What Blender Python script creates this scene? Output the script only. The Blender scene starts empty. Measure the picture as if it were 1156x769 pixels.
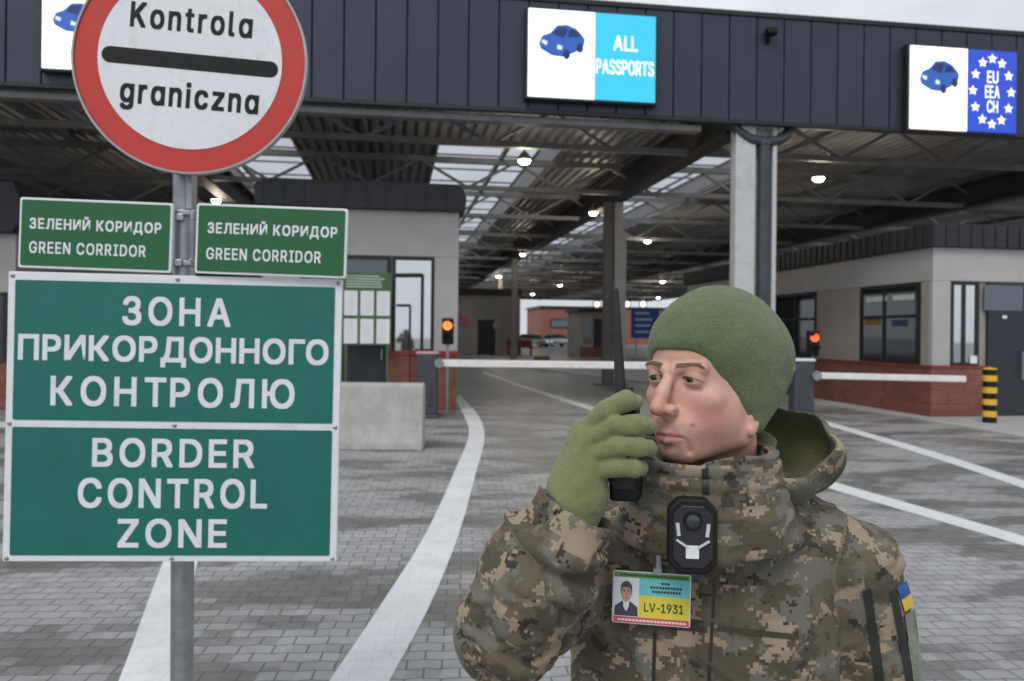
import bpy, bmesh, math, random
import numpy as np
from mathutils import Vector, Matrix
from mathutils.bvhtree import BVHTree

R = math.radians
random.seed(7)
SC = bpy.context.scene
COL = SC.collection
FPX, CX, HY, CAMZ, ROLL = 900.0, 578.0, 375.0, 1.70, R(0.6)
cR, sR = math.cos(ROLL), math.sin(ROLL)

# ------------------------------------------------------------------ photograph measurements -> places
def uv(px, py):
    dx, dy = px - CX, py - HY
    return (cR * dx + sR * dy) / FPX, (-sR * dx + cR * dy) / FPX

def at(px, py, Y):
    u, v = uv(px, py)
    return Vector((u * Y, Y, CAMZ - v * Y))

def ground(px, py, z=0.0):
    u, v = uv(px, py)
    Y = (CAMZ - z) / v
    return Vector((u * Y, Y, z))

YAW = math.atan(0.148)
RX, RY = math.cos(YAW), math.sin(YAW)          # along the front of the terminal
O = at(852, 375, 16.0); O.z = 0

def to_local(w):
    dx, dy = w.x - O.x, w.y - O.y
    return Vector((dx * RX + dy * RY, -dx * RY + dy * RX, w.z))

def to_world(t, s, z=0.0):
    return Vector((O.x + RX * t - RY * s, O.y + RY * t + RX * s, z))

def on_front(px, py, s):
    """point of the vertical plane s = const (parallel to the terminal's front), in local coordinates"""
    u, v = uv(px, py)
    # s = -dx*RY + dy*RX ; X = u Y
    Y = (s - O.x * RY + O.y * RX) / (RX - u * RY)
    return to_local(Vector((u * Y, Y, CAMZ - v * Y)))

def on_side(px, py, t):
    u, v = uv(px, py)
    Y = (t + O.x * RX + O.y * RY) / (u * RX + RY)
    return to_local(Vector((u * Y, Y, CAMZ - v * Y)))

def on_level(px, py, Z):
    u, v = uv(px, py)
    Y = (CAMZ - Z) / v
    return to_local(Vector((u * Y, Y, Z)))

# ------------------------------------------------------------------ materials
def newmat(name):
    m = bpy.data.materials.new(name); m.use_nodes = True
    nt = m.node_tree
    b = nt.nodes['Principled BSDF']
    return m, nt, b

def N(nt, typ, **kw):
    n = nt.nodes.new(typ)
    for k, v in kw.items():
        if k in n.inputs: n.inputs[k].default_value = v
        else: setattr(n, k, v)
    return n

def mix(nt, fac, a, b):
    n = nt.nodes.new('ShaderNodeMix'); n.data_type = 'RGBA'
    for sock, v in ((n.inputs[0], fac), (n.inputs[6], a), (n.inputs[7], b)):
        if isinstance(v, bpy.types.NodeSocket): nt.links.new(v, sock)
        elif isinstance(v, (int, float)): sock.default_value = v
        else: sock.default_value = (*v[:3], 1)
    return n.outputs[2]

def ramp(nt, fac, p0, p1, v0=0.0, v1=1.0):
    n = nt.nodes.new('ShaderNodeMapRange')
    n.inputs[1].default_value, n.inputs[2].default_value = p0, p1
    n.inputs[3].default_value, n.inputs[4].default_value = v0, v1
    nt.links.new(fac, n.inputs[0]); return n.outputs[0]

def mth(nt, op, a, b=None):
    n = nt.nodes.new('ShaderNodeMath'); n.operation = op
    for i, v in enumerate((a, b)):
        if v is None: continue
        if isinstance(v, bpy.types.NodeSocket): nt.links.new(v, n.inputs[i])
        else: n.inputs[i].default_value = v
    return n.outputs[0]

def noise(nt, vec, scale, detail=3.0, rough=0.5):
    n = nt.nodes.new('ShaderNodeTexNoise'); n.inputs['Scale'].default_value = scale
    n.inputs['Detail'].default_value = detail; n.inputs['Roughness'].default_value = rough
    if vec is not None: nt.links.new(vec, n.inputs['Vector'])
    return n.outputs['Fac']

def objco(nt):
    return nt.nodes.new('ShaderNodeTexCoord').outputs['Object']

def bump(nt, b, h, strength=0.3, dist=0.01):
    n = nt.nodes.new('ShaderNodeBump'); n.inputs['Strength'].default_value = strength
    n.inputs['Distance'].default_value = dist
    nt.links.new(h, n.inputs['Height']); nt.links.new(n.outputs[0], b.inputs['Normal'])

def paint(name, col, rough=0.5, metal=0.0, var=0.18, scale=3.0, bmp=0.0, bscale=60.0, dirt=None):
    """plain surface with real unevenness: slow tone changes, fine speckle, uneven gloss"""
    m, nt, b = newmat(name)
    co = objco(nt)
    n1 = noise(nt, co, scale, 5, 0.6)
    lo = tuple(c * (1 - var) for c in col); hi = tuple(min(1, c * (1 + var)) for c in col)
    c = mix(nt, ramp(nt, n1, 0.3, 0.7), lo, hi)
    if dirt:
        n2 = noise(nt, co, scale * 2.3, 8, 0.7)
        c = mix(nt, ramp(nt, n2, 0.52, 0.75, 0, 0.7), c, dirt)
    nt.links.new(c, b.inputs['Base Color'])
    nt.links.new(ramp(nt, noise(nt, co, scale * 4, 4), 0.2, 0.8, max(0, rough - .1), min(1, rough + .1)), b.inputs['Roughness'])
    b.inputs['Metallic'].default_value = metal
    if bmp: bump(nt, b, noise(nt, co, bscale, 4), bmp, 0.004)
    return m

def emit(name, col, strength):
    m, nt, b = newmat(name)
    b.inputs['Base Color'].default_value = (*col, 1)
    b.inputs['Emission Color'].default_value = (*col, 1)
    b.inputs['Emission Strength'].default_value = strength
    b.inputs['Roughness'].default_value = 0.4
    return m

# ------------------------------------------------------------------ mesh collecting
class MB:
    def __init__(s): s.v = []; s.f = []; s.mi = []
    def add(s, verts, faces, mi=0):
        o = len(s.v); s.v += [tuple(v) for v in verts]
        s.f += [[i + o for i in f] for f in faces]; s.mi += [mi] * len(faces)
    def box(s, x0, x1, y0, y1, z0, z1, mi=0):
        x0, x1 = min(x0, x1), max(x0, x1); y0, y1 = min(y0, y1), max(y0, y1); z0, z1 = min(z0, z1), max(z0, z1)
        s.add([(x0,y0,z0),(x1,y0,z0),(x1,y1,z0),(x0,y1,z0),(x0,y0,z1),(x1,y0,z1),(x1,y1,z1),(x0,y1,z1)],
              [(0,3,2,1),(4,5,6,7),(0,1,5,4),(1,2,6,5),(2,3,7,6),(3,0,4,7)], mi)
        return s
    def tube(s, pts, r, seg=10, mi=0, cap=True):
        pts = [Vector(p) for p in pts]
        rs = r if isinstance(r, (list, tuple)) else [r] * len(pts)
        rings = []; up = None
        for i, p in enumerate(pts):
            d = (pts[min(i+1, len(pts)-1)] - pts[max(i-1, 0)]).normalized()
            if up is None: up = d.orthogonal().normalized()
            else: up = (up - d * up.dot(d)).normalized()
            w = d.cross(up)
            rings.append([p + (up * math.cos(a) + w * math.sin(a)) * rs[i] for a in [2*math.pi*k/seg for k in range(seg)]])
        vs = [v for q in rings for v in q]; fs = []
        for i in range(len(pts)-1):
            for k in range(seg):
                a, b = i*seg+k, i*seg+(k+1) % seg
                fs.append((a, b, b+seg, a+seg))
        if cap:
            fs.append(tuple(reversed(range(seg)))); fs.append(tuple(range((len(pts)-1)*seg, len(pts)*seg)))
        s.add(vs, fs, mi); return s
    def bar(s, p, q, w, h=None, mi=0):
        p, q = Vector(p), Vector(q); h = h or w
        d = (q - p).normalized(); up = Vector((0,0,1))
        if abs(d.z) > .95: up = Vector((0,1,0))
        a = d.cross(up).normalized() * w/2; b = a.cross(d).normalized() * h/2
        vs = [p-a-b, p+a-b, p+a+b, p-a+b, q-a-b, q+a-b, q+a+b, q-a+b]
        s.add(vs, [(0,3,2,1),(4,5,6,7),(0,1,5,4),(1,2,6,5),(2,3,7,6),(3,0,4,7)], mi); return s
    def prism(s, poly, y0, y1, mi=0):
        """polygon in x,z (counter-clockwise seen from -y) extruded from y0 to y1"""
        n = len(poly)
        vs = [(x, y0, z) for x, z in poly] + [(x, y1, z) for x, z in poly]
        fs = [tuple(range(n)), tuple(reversed(range(n, 2*n)))] + [((i+1) % n, i, i+n, (i+1) % n+n) for i in range(n)]
        s.add(vs, fs, mi); return s
    def slab(s, poly, z0, z1, mi=0):
        n = len(poly)
        vs = [(p[0], p[1], z1) for p in poly] + [(p[0], p[1], z0) for p in poly]
        s.add(vs, [tuple(range(n)), tuple(reversed(range(n, 2*n)))] + [(i+n, (i+1) % n+n, (i+1) % n, i) for i in range(n)], mi); return s
    def build(s, name, mats, parent=None, bevel=0.0, smooth=False, seg=2):
        me = bpy.data.meshes.new(name); me.from_pydata(s.v, [], s.f)
        mats = mats if isinstance(mats, (list, tuple)) else [mats]
        for m in mats: me.materials.append(m)
        me.polygons.foreach_set('material_index', s.mi)
        if bevel or smooth:
            bm = bmesh.new(); bm.from_mesh(me)
            if bevel:
                ed = [e for e in bm.edges if len(e.link_faces) == 2 and e.calc_face_angle(0) > R(35)]
                bmesh.ops.bevel(bm, geom=ed, offset=bevel, segments=seg, affect='EDGES', profile=0.5, clamp_overlap=True)
            bmesh.ops.recalc_face_normals(bm, faces=bm.faces)
            bm.to_mesh(me); bm.free()
        if smooth:
            me.shade_smooth()
            me.set_sharp_from_angle(angle=R(40))
        ob = bpy.data.objects.new(name, me); COL.objects.link(ob)
        if parent: ob.parent = parent
        return ob

def tag(o, label=None, cat=None, group=None, kind=None):
    for k, v in (('label', label), ('category', cat), ('group', group), ('kind', kind)):
        if v: o[k] = v
    return o

def empty(name, loc, rz=0.0, label=None, cat=None, group=None):
    o = bpy.data.objects.new(name, None); COL.objects.link(o)
    o.empty_display_size = 0.1
    o.location = loc; o.rotation_euler = (0, 0, rz)
    return tag(o, label, cat, group)

def copy_tree(o, parent=None):
    c = o.copy(); COL.objects.link(c)
    if parent: c.parent = parent
    for ch in list(o.children): copy_tree(ch, c)
    return c

# ------------------------------------------------------------------ lettering
try:    # the plain sans-serif that ships inside Blender; without it the built-in one is used
    FONT = bpy.data.fonts.load(bpy.utils.system_resource('DATAFILES', path='fonts') + '/Inter.woff2')
except Exception:
    FONT = None
def outline_geo(s, space=1.0, font=None):
    """outlines of a line of text, each stroke filled on its own (this font's strokes overlap)"""
    from mathutils.geometry import tessellate_polygon, interpolate_bezier
    cu = bpy.data.curves.new('t', 'FONT'); cu.body = s; cu.size = 1.0; cu.space_character = space
    if font: cu.font = font
    ob = bpy.data.objects.new('t', cu); COL.objects.link(ob)
    dg = bpy.context.evaluated_depsgraph_get()
    c2 = ob.to_curve(dg)
    rings = []
    for sp in c2.splines:
        bp = sp.bezier_points; P = []
        if len(bp):
            for a in range(len(bp)):
                p, q = bp[a], bp[(a+1) % len(bp)]
                P += [Vector((w.x, w.y, 0)) for w in interpolate_bezier(p.co, p.handle_right, q.handle_left, q.co, 6)[:-1]]
        else: P = [Vector((w.co.x, w.co.y, 0)) for w in sp.points]
        R_ = []
        for w in P:
            if not R_ or (w-R_[-1]).length > 1e-5: R_.append(w)
        if len(R_) > 2 and (R_[0]-R_[-1]).length < 1e-5: R_.pop()
        if len(R_) > 2: rings.append(R_)
    ob.to_curve_clear(); bpy.data.objects.remove(ob); bpy.data.curves.remove(cu)
    def area(r): return sum(r[k].x*r[(k+1) % len(r)].y-r[(k+1) % len(r)].x*r[k].y for k in range(len(r)))/2
    def inside(p, r):
        c = False
        for k in range(len(r)):
            a, b = r[k], r[k-1]
            if (a.y > p.y) != (b.y > p.y) and p.x < (b.x-a.x)*(p.y-a.y)/(b.y-a.y)+a.x: c = not c
        return c
    ar = [area(r) for r in rings]
    outer, holes = [], {}
    for k in range(len(rings)):
        own = [o for o in range(len(rings)) if o != k and abs(ar[o]) > abs(ar[k]) and all(inside(p, rings[o]) for p in rings[k])]
        h = min(own, key=lambda o: abs(ar[o])) if own else None
        if h is not None and ar[h]*ar[k] < 0: holes.setdefault(h, []).append(k)
        else: outer.append(k)
    V_, F_ = [], []
    for n, o in enumerate(outer):
        loops = [rings[o]]+[rings[h] for h in holes.get(o, [])]; off = len(V_)
        flat_ = [w for lp in loops for w in lp]
        V_ += [(w.x, w.y, (n % 3)*.00002) for w in flat_]
        for t in tessellate_polygon(loops):
            a, b, c = [flat_[x] for x in t]
            cr = (b.x-a.x)*(c.y-a.y)-(c.x-a.x)*(b.y-a.y)
            if abs(cr) > 1e-12: F_.append(tuple(off+x for x in (t if cr > 0 else t[::-1])))
    return np.array(V_), F_

def filled_geo(s, font):
    cu = bpy.data.curves.new('t', 'FONT'); cu.body = s; cu.size = 1.0
    if font: cu.font = font
    ob = bpy.data.objects.new('t', cu); COL.objects.link(ob)
    me = bpy.data.meshes.new_from_object(ob.evaluated_get(bpy.context.evaluated_depsgraph_get()))
    v = np.array([x.co[:] for x in me.vertices]); f = [tuple(q.vertices) for q in me.polygons]
    bpy.data.objects.remove(ob); bpy.data.curves.remove(cu); bpy.data.meshes.remove(me)
    return v, f

_glyphs = {}
def text_geo(s, space=1.0, font=None):
    if font is None: return outline_geo(s, space)
    V_, F_, x = [], [], 0.0
    for ch in s:
        if ch == ' ': x += .26; continue
        if ch not in _glyphs: _glyphs[ch] = filled_geo(ch, font) if ch in 'ИЙN' else outline_geo(ch, 1.0, font)
        v, f = _glyphs[ch]; off = len(V_); lo, hi = v[:,0].min(), v[:,0].max()
        V_ += [(q[0]-lo+x, q[1], q[2]) for q in v]; F_ += [tuple(off+k for k in t) for t in f]
        x += hi-lo+.10*space*(.6 if ch in 'АLТГ' else 1)
    return np.array(V_), F_

def put_text(mb, s, box, y, bold=0.0, space=1.0, mi=0, font='plain'):
    """fit s into box (x0, x1, z0, z1) of the plane y = const, readable from -y; bold thickens every stroke by that share of the letter height"""
    v, f = text_geo(s, space, FONT if font == 'plain' else None)
    lo, hi = v.min(0), v.max(0)
    x0, x1, z0, z1 = box
    e = bold*abs(z1-z0)
    x0 += e; x1 -= e; z0 += e; z1 -= e
    offs = [(0,0)] + ([(e*i, e*j) for i in (-1,0,1) for j in (-1,0,1) if i or j] if bold else [])
    for n, (ox, oz) in enumerate(offs):
        P = []
        for q in v:
            a = (q[0]-lo[0])/max(1e-6, hi[0]-lo[0]); b = (q[1]-lo[1])/max(1e-6, hi[1]-lo[1])
            P.append((x0+(x1-x0)*a+ox, y-.00005*n-q[2], z0+(z1-z0)*b+oz))
        mb.add(P, f, mi)

def disc_poly(cx, cz, r, n=64, a0=0.0, a1=2*math.pi, rz=None):
    rz = rz or r
    return [(cx + r*math.cos(a0+(a1-a0)*k/n), cz + rz*math.sin(a0+(a1-a0)*k/n)) for k in range(n)]

def flat(mb, poly, y, mi=0):
    mb.add([(x, y, z) for x, z in poly], [tuple(range(len(poly)))], mi)
# ------------------------------------------------------------------ surfaces
M = {}
M['fascia'] = paint('fascia_metal', (.034,.042,.063), .42, .3, .12, .8)
M['fascia_seam'] = paint('fascia_seam', (.012,.014,.02), .6)
M['trim'] = paint('soffit_trim', (.19,.19,.20), .5, .2)
M['steel_dark'] = paint('roof_steel', (.29,.288,.288), .55, .25, .25, 2)
M['deck'] = paint('roof_sheet', (.42,.415,.415), .5, .35, .25, 1.2)
M['beam'] = paint('main_girder', (.055,.05,.05), .6, .1, .25, 1)
M['roof_top'] = paint('roof_membrane', (.2,.2,.2), .8)
M['white_metal'] = paint('white_column_paint', (.50,.51,.52), .45, 0, .07, 2, dirt=(.3,.29,.27))
M['drain'] = paint('drain_pipe_paint', (.05,.062,.075), .35, .2)
M['column_dark'] = paint('brown_column', (.17,.155,.145), .5, 0, .2, 2)
M['clad'] = paint('light_cladding', (.42,.405,.40), .5, .1, .07, .9, dirt=(.36,.34,.32))
M['clad_tan'] = paint('tan_cladding', (.33,.295,.26), .55, .0, .10, .9)
M['roof_trim'] = paint('booth_roof_trim', (.028,.028,.033), .45, .3)
M['frame'] = paint('window_frame', (.018,.019,.022), .4, .2)
M['door'] = paint('door_panel', (.030,.034,.043), .4, .2, .1)
M['cab'] = paint('cabinet_paint', (.055,.062,.072), .45, .2, .15, 4)
M['cab_top'] = paint('cabinet_cap', (.52,.30,.30), .5)
M['boom'] = paint('boom_paint', (.74,.72,.71), .4, 0, .06, 4, dirt=(.45,.42,.40))
M['black'] = paint('black_plastic', (.006,.006,.007), .5, 0, .2, 20)
M['black'].node_tree.nodes['Principled BSDF'].inputs['Specular IOR Level'].default_value = .3
M['galv'] = paint('galvanised_steel', (.33,.35,.37), .38, .75, .15, 14, dirt=(.22,.23,.24))
M['yellow'] = paint('bollard_yellow', (.72,.42,.03), .5, 0, .12, 8)
M['sign_white'] = paint('sign_white_film', (.72,.74,.77), .38, 0, .04, 6, dirt=(.55,.56,.56))
M['sign_green'] = paint('sign_teal_film', (.006,.138,.110), .36, 0, .08, 4, dirt=(.022,.125,.105))
M['sign_green_small'] = paint('sign_green_film', (.007,.108,.034), .38, 0, .08, 4, dirt=(.025,.115,.05))
M['sign_red'] = paint('sign_red_film', (.50,.032,.024), .36, 0, .08, 4, dirt=(.42,.07,.055))
M['sign_black'] = paint('sign_black_film', (.010,.010,.011), .5)
M['sign_black'].node_tree.nodes['Principled BSDF'].inputs['Specular IOR Level'].default_value = .25
M['sign_back'] = paint('sign_back_metal', (.32,.33,.34), .45, .6)
M['red_dark'] = paint('dark_red_metal', (.22,.035,.03), .5)
M['orange_wood'] = paint('orange_board', (.45,.14,.05), .6)
M['paper'] = paint('paper_sheet', (.74,.75,.77), .6, 0, .04)
M['green_frame'] = paint('notice_frame', (.05,.125,.045), .5)
M['grey_text_glint'] = paint('grey_print_glint', (.5,.6,.5), .6)
M['blue_sign'] = paint('blue_sign_film', (.012,.09,.38), .4)
M['rubber'] = paint('rubber', (.02,.02,.02), .8)
M['tan_far'] = paint('far_wall_render', (.30,.27,.23), .8, 0, .12, .6)
M['brick_far'] = None

def glass(name, base=(.015,.018,.022), ior=2.4):
    m, nt, b = newmat(name)
    b.inputs['Base Color'].default_value = (*base, 1)
    b.inputs['Roughness'].default_value = .03
    b.inputs['IOR'].default_value = ior
    return m
M['glass'] = glass('dark_window_glass', ior=1.75)
M['glass_bright'] = glass('mirror_window_glass', (.62,.66,.66), 1.5); M['glass_bright'].node_tree.nodes['Principled BSDF'].inputs['Metallic'].default_value = 1.0
M['glass_blue'] = glass('blue_window_glass', (.06,.085,.11), 1.8)

def bricks(name, c1, c2, mortar, w=.25, h=.075):
    m, nt, b = newmat(name)
    tc = nt.nodes.new('ShaderNodeTexCoord'); sep = nt.nodes.new('ShaderNodeSeparateXYZ')
    nt.links.new(tc.outputs['Object'], sep.inputs[0])
    com = nt.nodes.new('ShaderNodeCombineXYZ')
    nt.links.new(mth(nt, 'ADD', sep.outputs[0], sep.outputs[1]), com.inputs[0]); nt.links.new(sep.outputs[2], com.inputs[1])
    br = N(nt, 'ShaderNodeTexBrick', Scale=1.0)
    br.inputs['Brick Width'].default_value = w; br.inputs['Row Height'].default_value = h
    br.inputs['Mortar Size'].default_value = .006; br.inputs['Mortar Smooth'].default_value = .2
    br.inputs['Color1'].default_value = (*c1, 1); br.inputs['Color2'].default_value = (*c2, 1); br.inputs['Mortar'].default_value = (*mortar, 1)
    nt.links.new(com.outputs[0], br.inputs['Vector'])
    c = mix(nt, ramp(nt, noise(nt, tc.outputs['Object'], 1.6, 6, .7), .4, .75, 0, .6), br.outputs['Color'], tuple(x*.6 for x in c1))
    nt.links.new(c, b.inputs['Base Color']); b.inputs['Roughness'].default_value = .75
    bump(nt, b, mth(nt, 'SUBTRACT', 1.0, br.outputs['Fac']), .5, .006)
    return m
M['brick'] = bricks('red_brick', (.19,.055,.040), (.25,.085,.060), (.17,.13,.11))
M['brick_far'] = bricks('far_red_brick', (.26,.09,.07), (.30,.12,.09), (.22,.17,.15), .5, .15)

def concrete():
    m, nt, b = newmat('cast_concrete')
    co = objco(nt)
    c = mix(nt, ramp(nt, noise(nt, co, 3.2, 8, .68), .3, .72), (.30,.295,.285), (.47,.46,.445))
    c = mix(nt, ramp(nt, noise(nt, co, 34, 3, .6), .66, .74, 0, .55), c, (.17,.165,.16))
    nt.links.new(c, b.inputs['Base Color']); b.inputs['Roughness'].default_value = .85
    bump(nt, b, noise(nt, co, 60, 6, .7), .35, .006)
    return m
M['concrete'] = concrete()

def pavers():
    m, nt, b = newmat('interlocking_pavers')
    tc = nt.nodes.new('ShaderNodeTexCoord')
    mp = nt.nodes.new('ShaderNodeMapping'); mp.inputs['Rotation'].default_value = (0, 0, R(-3.5))
    nt.links.new(tc.outputs['Object'], mp.inputs[0])
    sep = nt.nodes.new('ShaderNodeSeparateXYZ'); nt.links.new(mp.outputs[0], sep.inputs[0])
    X, Y = sep.outputs[0], sep.outputs[1]
    # dog-bone blocks: rows with slightly wavy long edges; each block has its own tone and dampness
    BW, RH = .18, .112
    tri = mth(nt, 'PINGPONG', X, .09)
    Yw = mth(nt, 'ADD', Y, mth(nt, 'MULTIPLY', mth(nt, 'SUBTRACT', tri, .045), .15))
    row = mth(nt, 'FLOOR', mth(nt, 'DIVIDE', Yw, RH))
    par = mth(nt, 'FLOORED_MODULO', row, 2.0)
    col = mth(nt, 'FLOOR', mth(nt, 'ADD', mth(nt, 'DIVIDE', X, BW), mth(nt, 'MULTIPLY', par, -.5)))
    com = nt.nodes.new('ShaderNodeCombineXYZ'); nt.links.new(X, com.inputs[0]); nt.links.new(Yw, com.inputs[1])
    br = N(nt, 'ShaderNodeTexBrick', Scale=1.0)
    br.offset = .5; br.offset_frequency = 2
    br.inputs['Brick Width'].default_value = BW; br.inputs['Row Height'].default_value = RH
    br.inputs['Mortar Size'].default_value = .0055; br.inputs['Mortar Smooth'].default_value = .4
    nt.links.new(com.outputs[0], br.inputs['Vector'])
    cell = nt.nodes.new('ShaderNodeCombineXYZ'); nt.links.new(col, cell.inputs[0]); nt.links.new(row, cell.inputs[1])
    wn = nt.nodes.new('ShaderNodeTexWhiteNoise'); wn.noise_dimensions = '2D'; nt.links.new(cell.outputs[0], wn.inputs['Vector'])
    rnd = wn.outputs['Value']
    co = tc.outputs['Object']
    cm = nt.nodes.new('ShaderNodeMapping'); cm.inputs['Scale'].default_value = (.18*.42, .112*1.05, 1); nt.links.new(cell.outputs[0], cm.inputs[0])
    st = nt.nodes.new('ShaderNodeMapping'); st.inputs['Scale'].default_value = (.42, 1.05, 1); nt.links.new(mp.outputs[0], st.inputs[0])
    damp_block = noise(nt, cm.outputs[0], 1.25, 5, .60)
    damp_free = noise(nt, st.outputs[0], 1.25, 7, .66)
    damp = mth(nt, 'ADD', mth(nt, 'ADD', mth(nt, 'MULTIPLY', damp_block, .62), mth(nt, 'MULTIPLY', damp_free, .38)), mth(nt, 'MULTIPLY', mth(nt, 'SUBTRACT', rnd, .5), .085))
    wetf = ramp(nt, damp, .478, .535)
    c = mix(nt, rnd, (.29,.29,.292), (.43,.43,.432))
    c = mix(nt, ramp(nt, noise(nt, co, .25, 4, .55), .3, .7, 0, .45), c, (.25,.25,.25))
    c = mix(nt, ramp(nt, noise(nt, co, 48, 4, .75), .42, .75, 0, .45), c, (.22,.215,.21))
    c = mix(nt, mth(nt, 'MULTIPLY', wetf, .93), c, mix(nt, rnd, (.115,.111,.106), (.175,.169,.162)))
    c = mix(nt, mth(nt, 'MULTIPLY', br.outputs['Fac'], .85), c, (.085,.08,.075))
    nt.links.new(c, b.inputs['Base Color'])
    nt.links.new(ramp(nt, damp, .40, .58, .58, .36), b.inputs['Roughness'])
    h = mth(nt, 'ADD', mth(nt, 'ADD', mth(nt, 'SUBTRACT', 1.0, br.outputs['Fac']), mth(nt, 'MULTIPLY', rnd, .35)), mth(nt, 'MULTIPLY', noise(nt, co, 80, 4, .7), .3))
    bump(nt, b, h, .6, .006)
    return m
M['pavers'] = pavers()

def road_white():
    m, nt, b = newmat('road_paint')
    tc = nt.nodes.new('ShaderNodeTexCoord'); co = tc.outputs['Object']
    mp = nt.nodes.new('ShaderNodeMapping'); mp.inputs['Rotation'].default_value = (0, 0, R(-3.5)); nt.links.new(co, mp.inputs[0])
    br = N(nt, 'ShaderNodeTexBrick', Scale=1.0); nt.links.new(mp.outputs[0], br.inputs['Vector'])
    br.inputs['Brick Width'].default_value = .18; br.inputs['Row Height'].default_value = .112; br.inputs['Mortar Size'].default_value = .004; br.inputs['Mortar Smooth'].default_value = .6
    c = mix(nt, ramp(nt, noise(nt, co, 2.2, 8, .7), .35, .7), (.62,.63,.64), (.78,.79,.80))
    c = mix(nt, ramp(nt, noise(nt, co, 30, 6, .75), .58, .70, 0, .5), c, (.40,.40,.40))
    c = mix(nt, mth(nt, 'MULTIPLY', br.outputs['Fac'], .30), c, (.35,.34,.33))
    nt.links.new(c, b.inputs['Base Color']); b.inputs['Roughness'].default_value = .5
    bump(nt, b, mth(nt, 'SUBTRACT', noise(nt, co, 80, 4, .7), br.outputs['Fac']), .35, .004)
    return m
M['road_white'] = road_white()
M['kerb'] = paint('kerb_stone', (.38,.375,.365), .7, 0, .12, 2.5)
M['dark_road'] = paint('worn_road', (.10,.095,.085), .5, 0, .3, .7, .3, 40)

# ------------------------------------------------------------------ ground
mb = MB(); mb.add([(-400,-150,0),(400,-150,0),(400,700,0),(-400,700,0)], [(0,1,2,3)])
tag(mb.build('ground', M['pavers']), kind='structure')

def marking(pts, w, z=.004):
    """painted line through ground points; w = width or list of widths (m)"""
    P = [Vector((p.x, p.y, 0)) for p in pts]
    if not isinstance(w, list): w = [w]*len(P)
    vs = []
    for i, p in enumerate(P):
        d = (P[min(i+1, len(P)-1)] - P[max(0, i-1)]).normalized(); n = Vector((-d.y, d.x, 0))
        vs += [p + n*w[i]/2 + Vector((0,0,z)), p - n*w[i]/2 + Vector((0,0,z))]
    fs = [(2*i, 2*i+1, 2*i+3, 2*i+2) for i in range(len(P)-1)]
    mb = MB(); mb.add(vs, fs)
    ob = mb.build('road_marking', M['road_white'])
    return tag(ob, kind='structure')

def smooth_pts(P, n=6):
    out = []
    for i in range(len(P)-1):
        a, b, c, d = P[max(0,i-1)], P[i], P[i+1], P[min(len(P)-1,i+2)]
        for k in range(n):
            t = k/n
            out.append(.5*((2*b)+(c-a)*t+(2*a-5*b+4*c-d)*t*t+(3*b-a-3*c+d)*t**3))
    return out + [P[-1]]

def edge_marking(left, right):
    """line given by the pixels of its two edges"""
    A = smooth_pts([ground(*p) for p in left]); B = smooth_pts([ground(*p) for p in right])
    vs = []
    for p, q in zip(A, B): vs += [(p.x,p.y,.004),(q.x,q.y,.004)]
    mb = MB(); mb.add(vs, [(2*i, 2*i+1, 2*i+3, 2*i+2) for i in range(len(A)-1)])
    tag(mb.build('road_marking', M['road_white']), kind='structure')

edge_marking([(180,1048),(330,830),(372,769),(432,680),(482,600),(512,535),(529,492),(525,472),(513,450)],
             [(312,1048),(412,830),(440,769),(487,680),(519,600),(537,535),(547,492),(539,468),(519,446)])
edge_marking([(-22,1048),(100,830),(134,769),(182,640),(222,545),(243,500)], [(112,1048),(176,830),(194,769),(222,640),(246,545),(262,500)])
edge_marking([(2100,929),(1250,652),(1156,617),(930,550),(800,508),(665,463),(590,438),(545,421)],
             [(2100,912),(1250,640),(1156,606),(930,541),(800,501),(665,458),(590,435),(545,419)])
edge_marking([(2100,864),(1250,588),(1156,552),(1050,516),(955,487),(860,459)], [(2100,850),(1250,577),(1156,543),(1050,509),(955,482),(860,455)])
edge_marking([(-60,481),(0,483),(14,484)], [(-60,474),(0,476),(14,477)])
edge_marking([(740,432),(690,427),(640,418)], [(740,429),(690,424),(640,416)])

# kerbed island the right-hand booth stands on
tri = [ground(1300,512), ground(1156,496), ground(1060,479), ground(940,459)]
far = to_world(-1.0, 20)
poly = [(p.x,p.y) for p in reversed(tri)]
isl = [to_world(-.2, 24), to_world(-.2, 1.5)]
poly = [(far.x+.3, far.y)] + poly + [(to_world(14, 1).x, to_world(14, 1).y), (to_world(14, 24).x, to_world(14, 24).y)]
# make sure of counter-clockwise order
ar = sum(poly[i][0]*poly[(i+1)%len(poly)][1]-poly[(i+1)%len(poly)][0]*poly[i][1] for i in range(len(poly)))
if ar < 0: poly.reverse()
mb = MB(); mb.slab(poly, -.05, .05)
tag(mb.build('island_kerb', M['kerb'], bevel=.012), kind='structure')

# ------------------------------------------------------------------ the terminal canopy (one building)
can = empty('terminal_canopy', O, YAW, 'huge dark canopy roof with white columns over the checkpoint lanes', 'canopy')
S0, S1, T0, T1 = 0.0, 88.0, -34.0, 26.0
zb = on_front(852, 137, -.12).z            # underside of fascia
zt = on_front(852, 14, -.12).z
ZD = 7.05                                  # roof sheet
# fascia: folded metal cassettes with real joints
mb = MB()
w = .575
x = T0
while x < T1:
    mb.box(x+.012, x+w-.012, -.14, -.04, zb, zt-.10); x += w
fas = mb.build('fascia', M['fascia'], can, bevel=.012)
mb = MB(); mb.box(T0, T1, -.05, .25, zb+.05, zt-.02); mb.box(T0, T1, -.17, .4, zt-.10, zt, 0)
mb.box(T0, T1, -.16, -.02, zb-.07, zb-.002)
mb.build('fascia_capping', M['fascia_seam'], can, bevel=.01)
mb = MB()
tr = on_front(786, 134, .3).x
mb.box(T0, tr, .02, .30, zb-.22, zb-.09)
mb.build('soffit_trim', M['trim'], can, bevel=.02)

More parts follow.
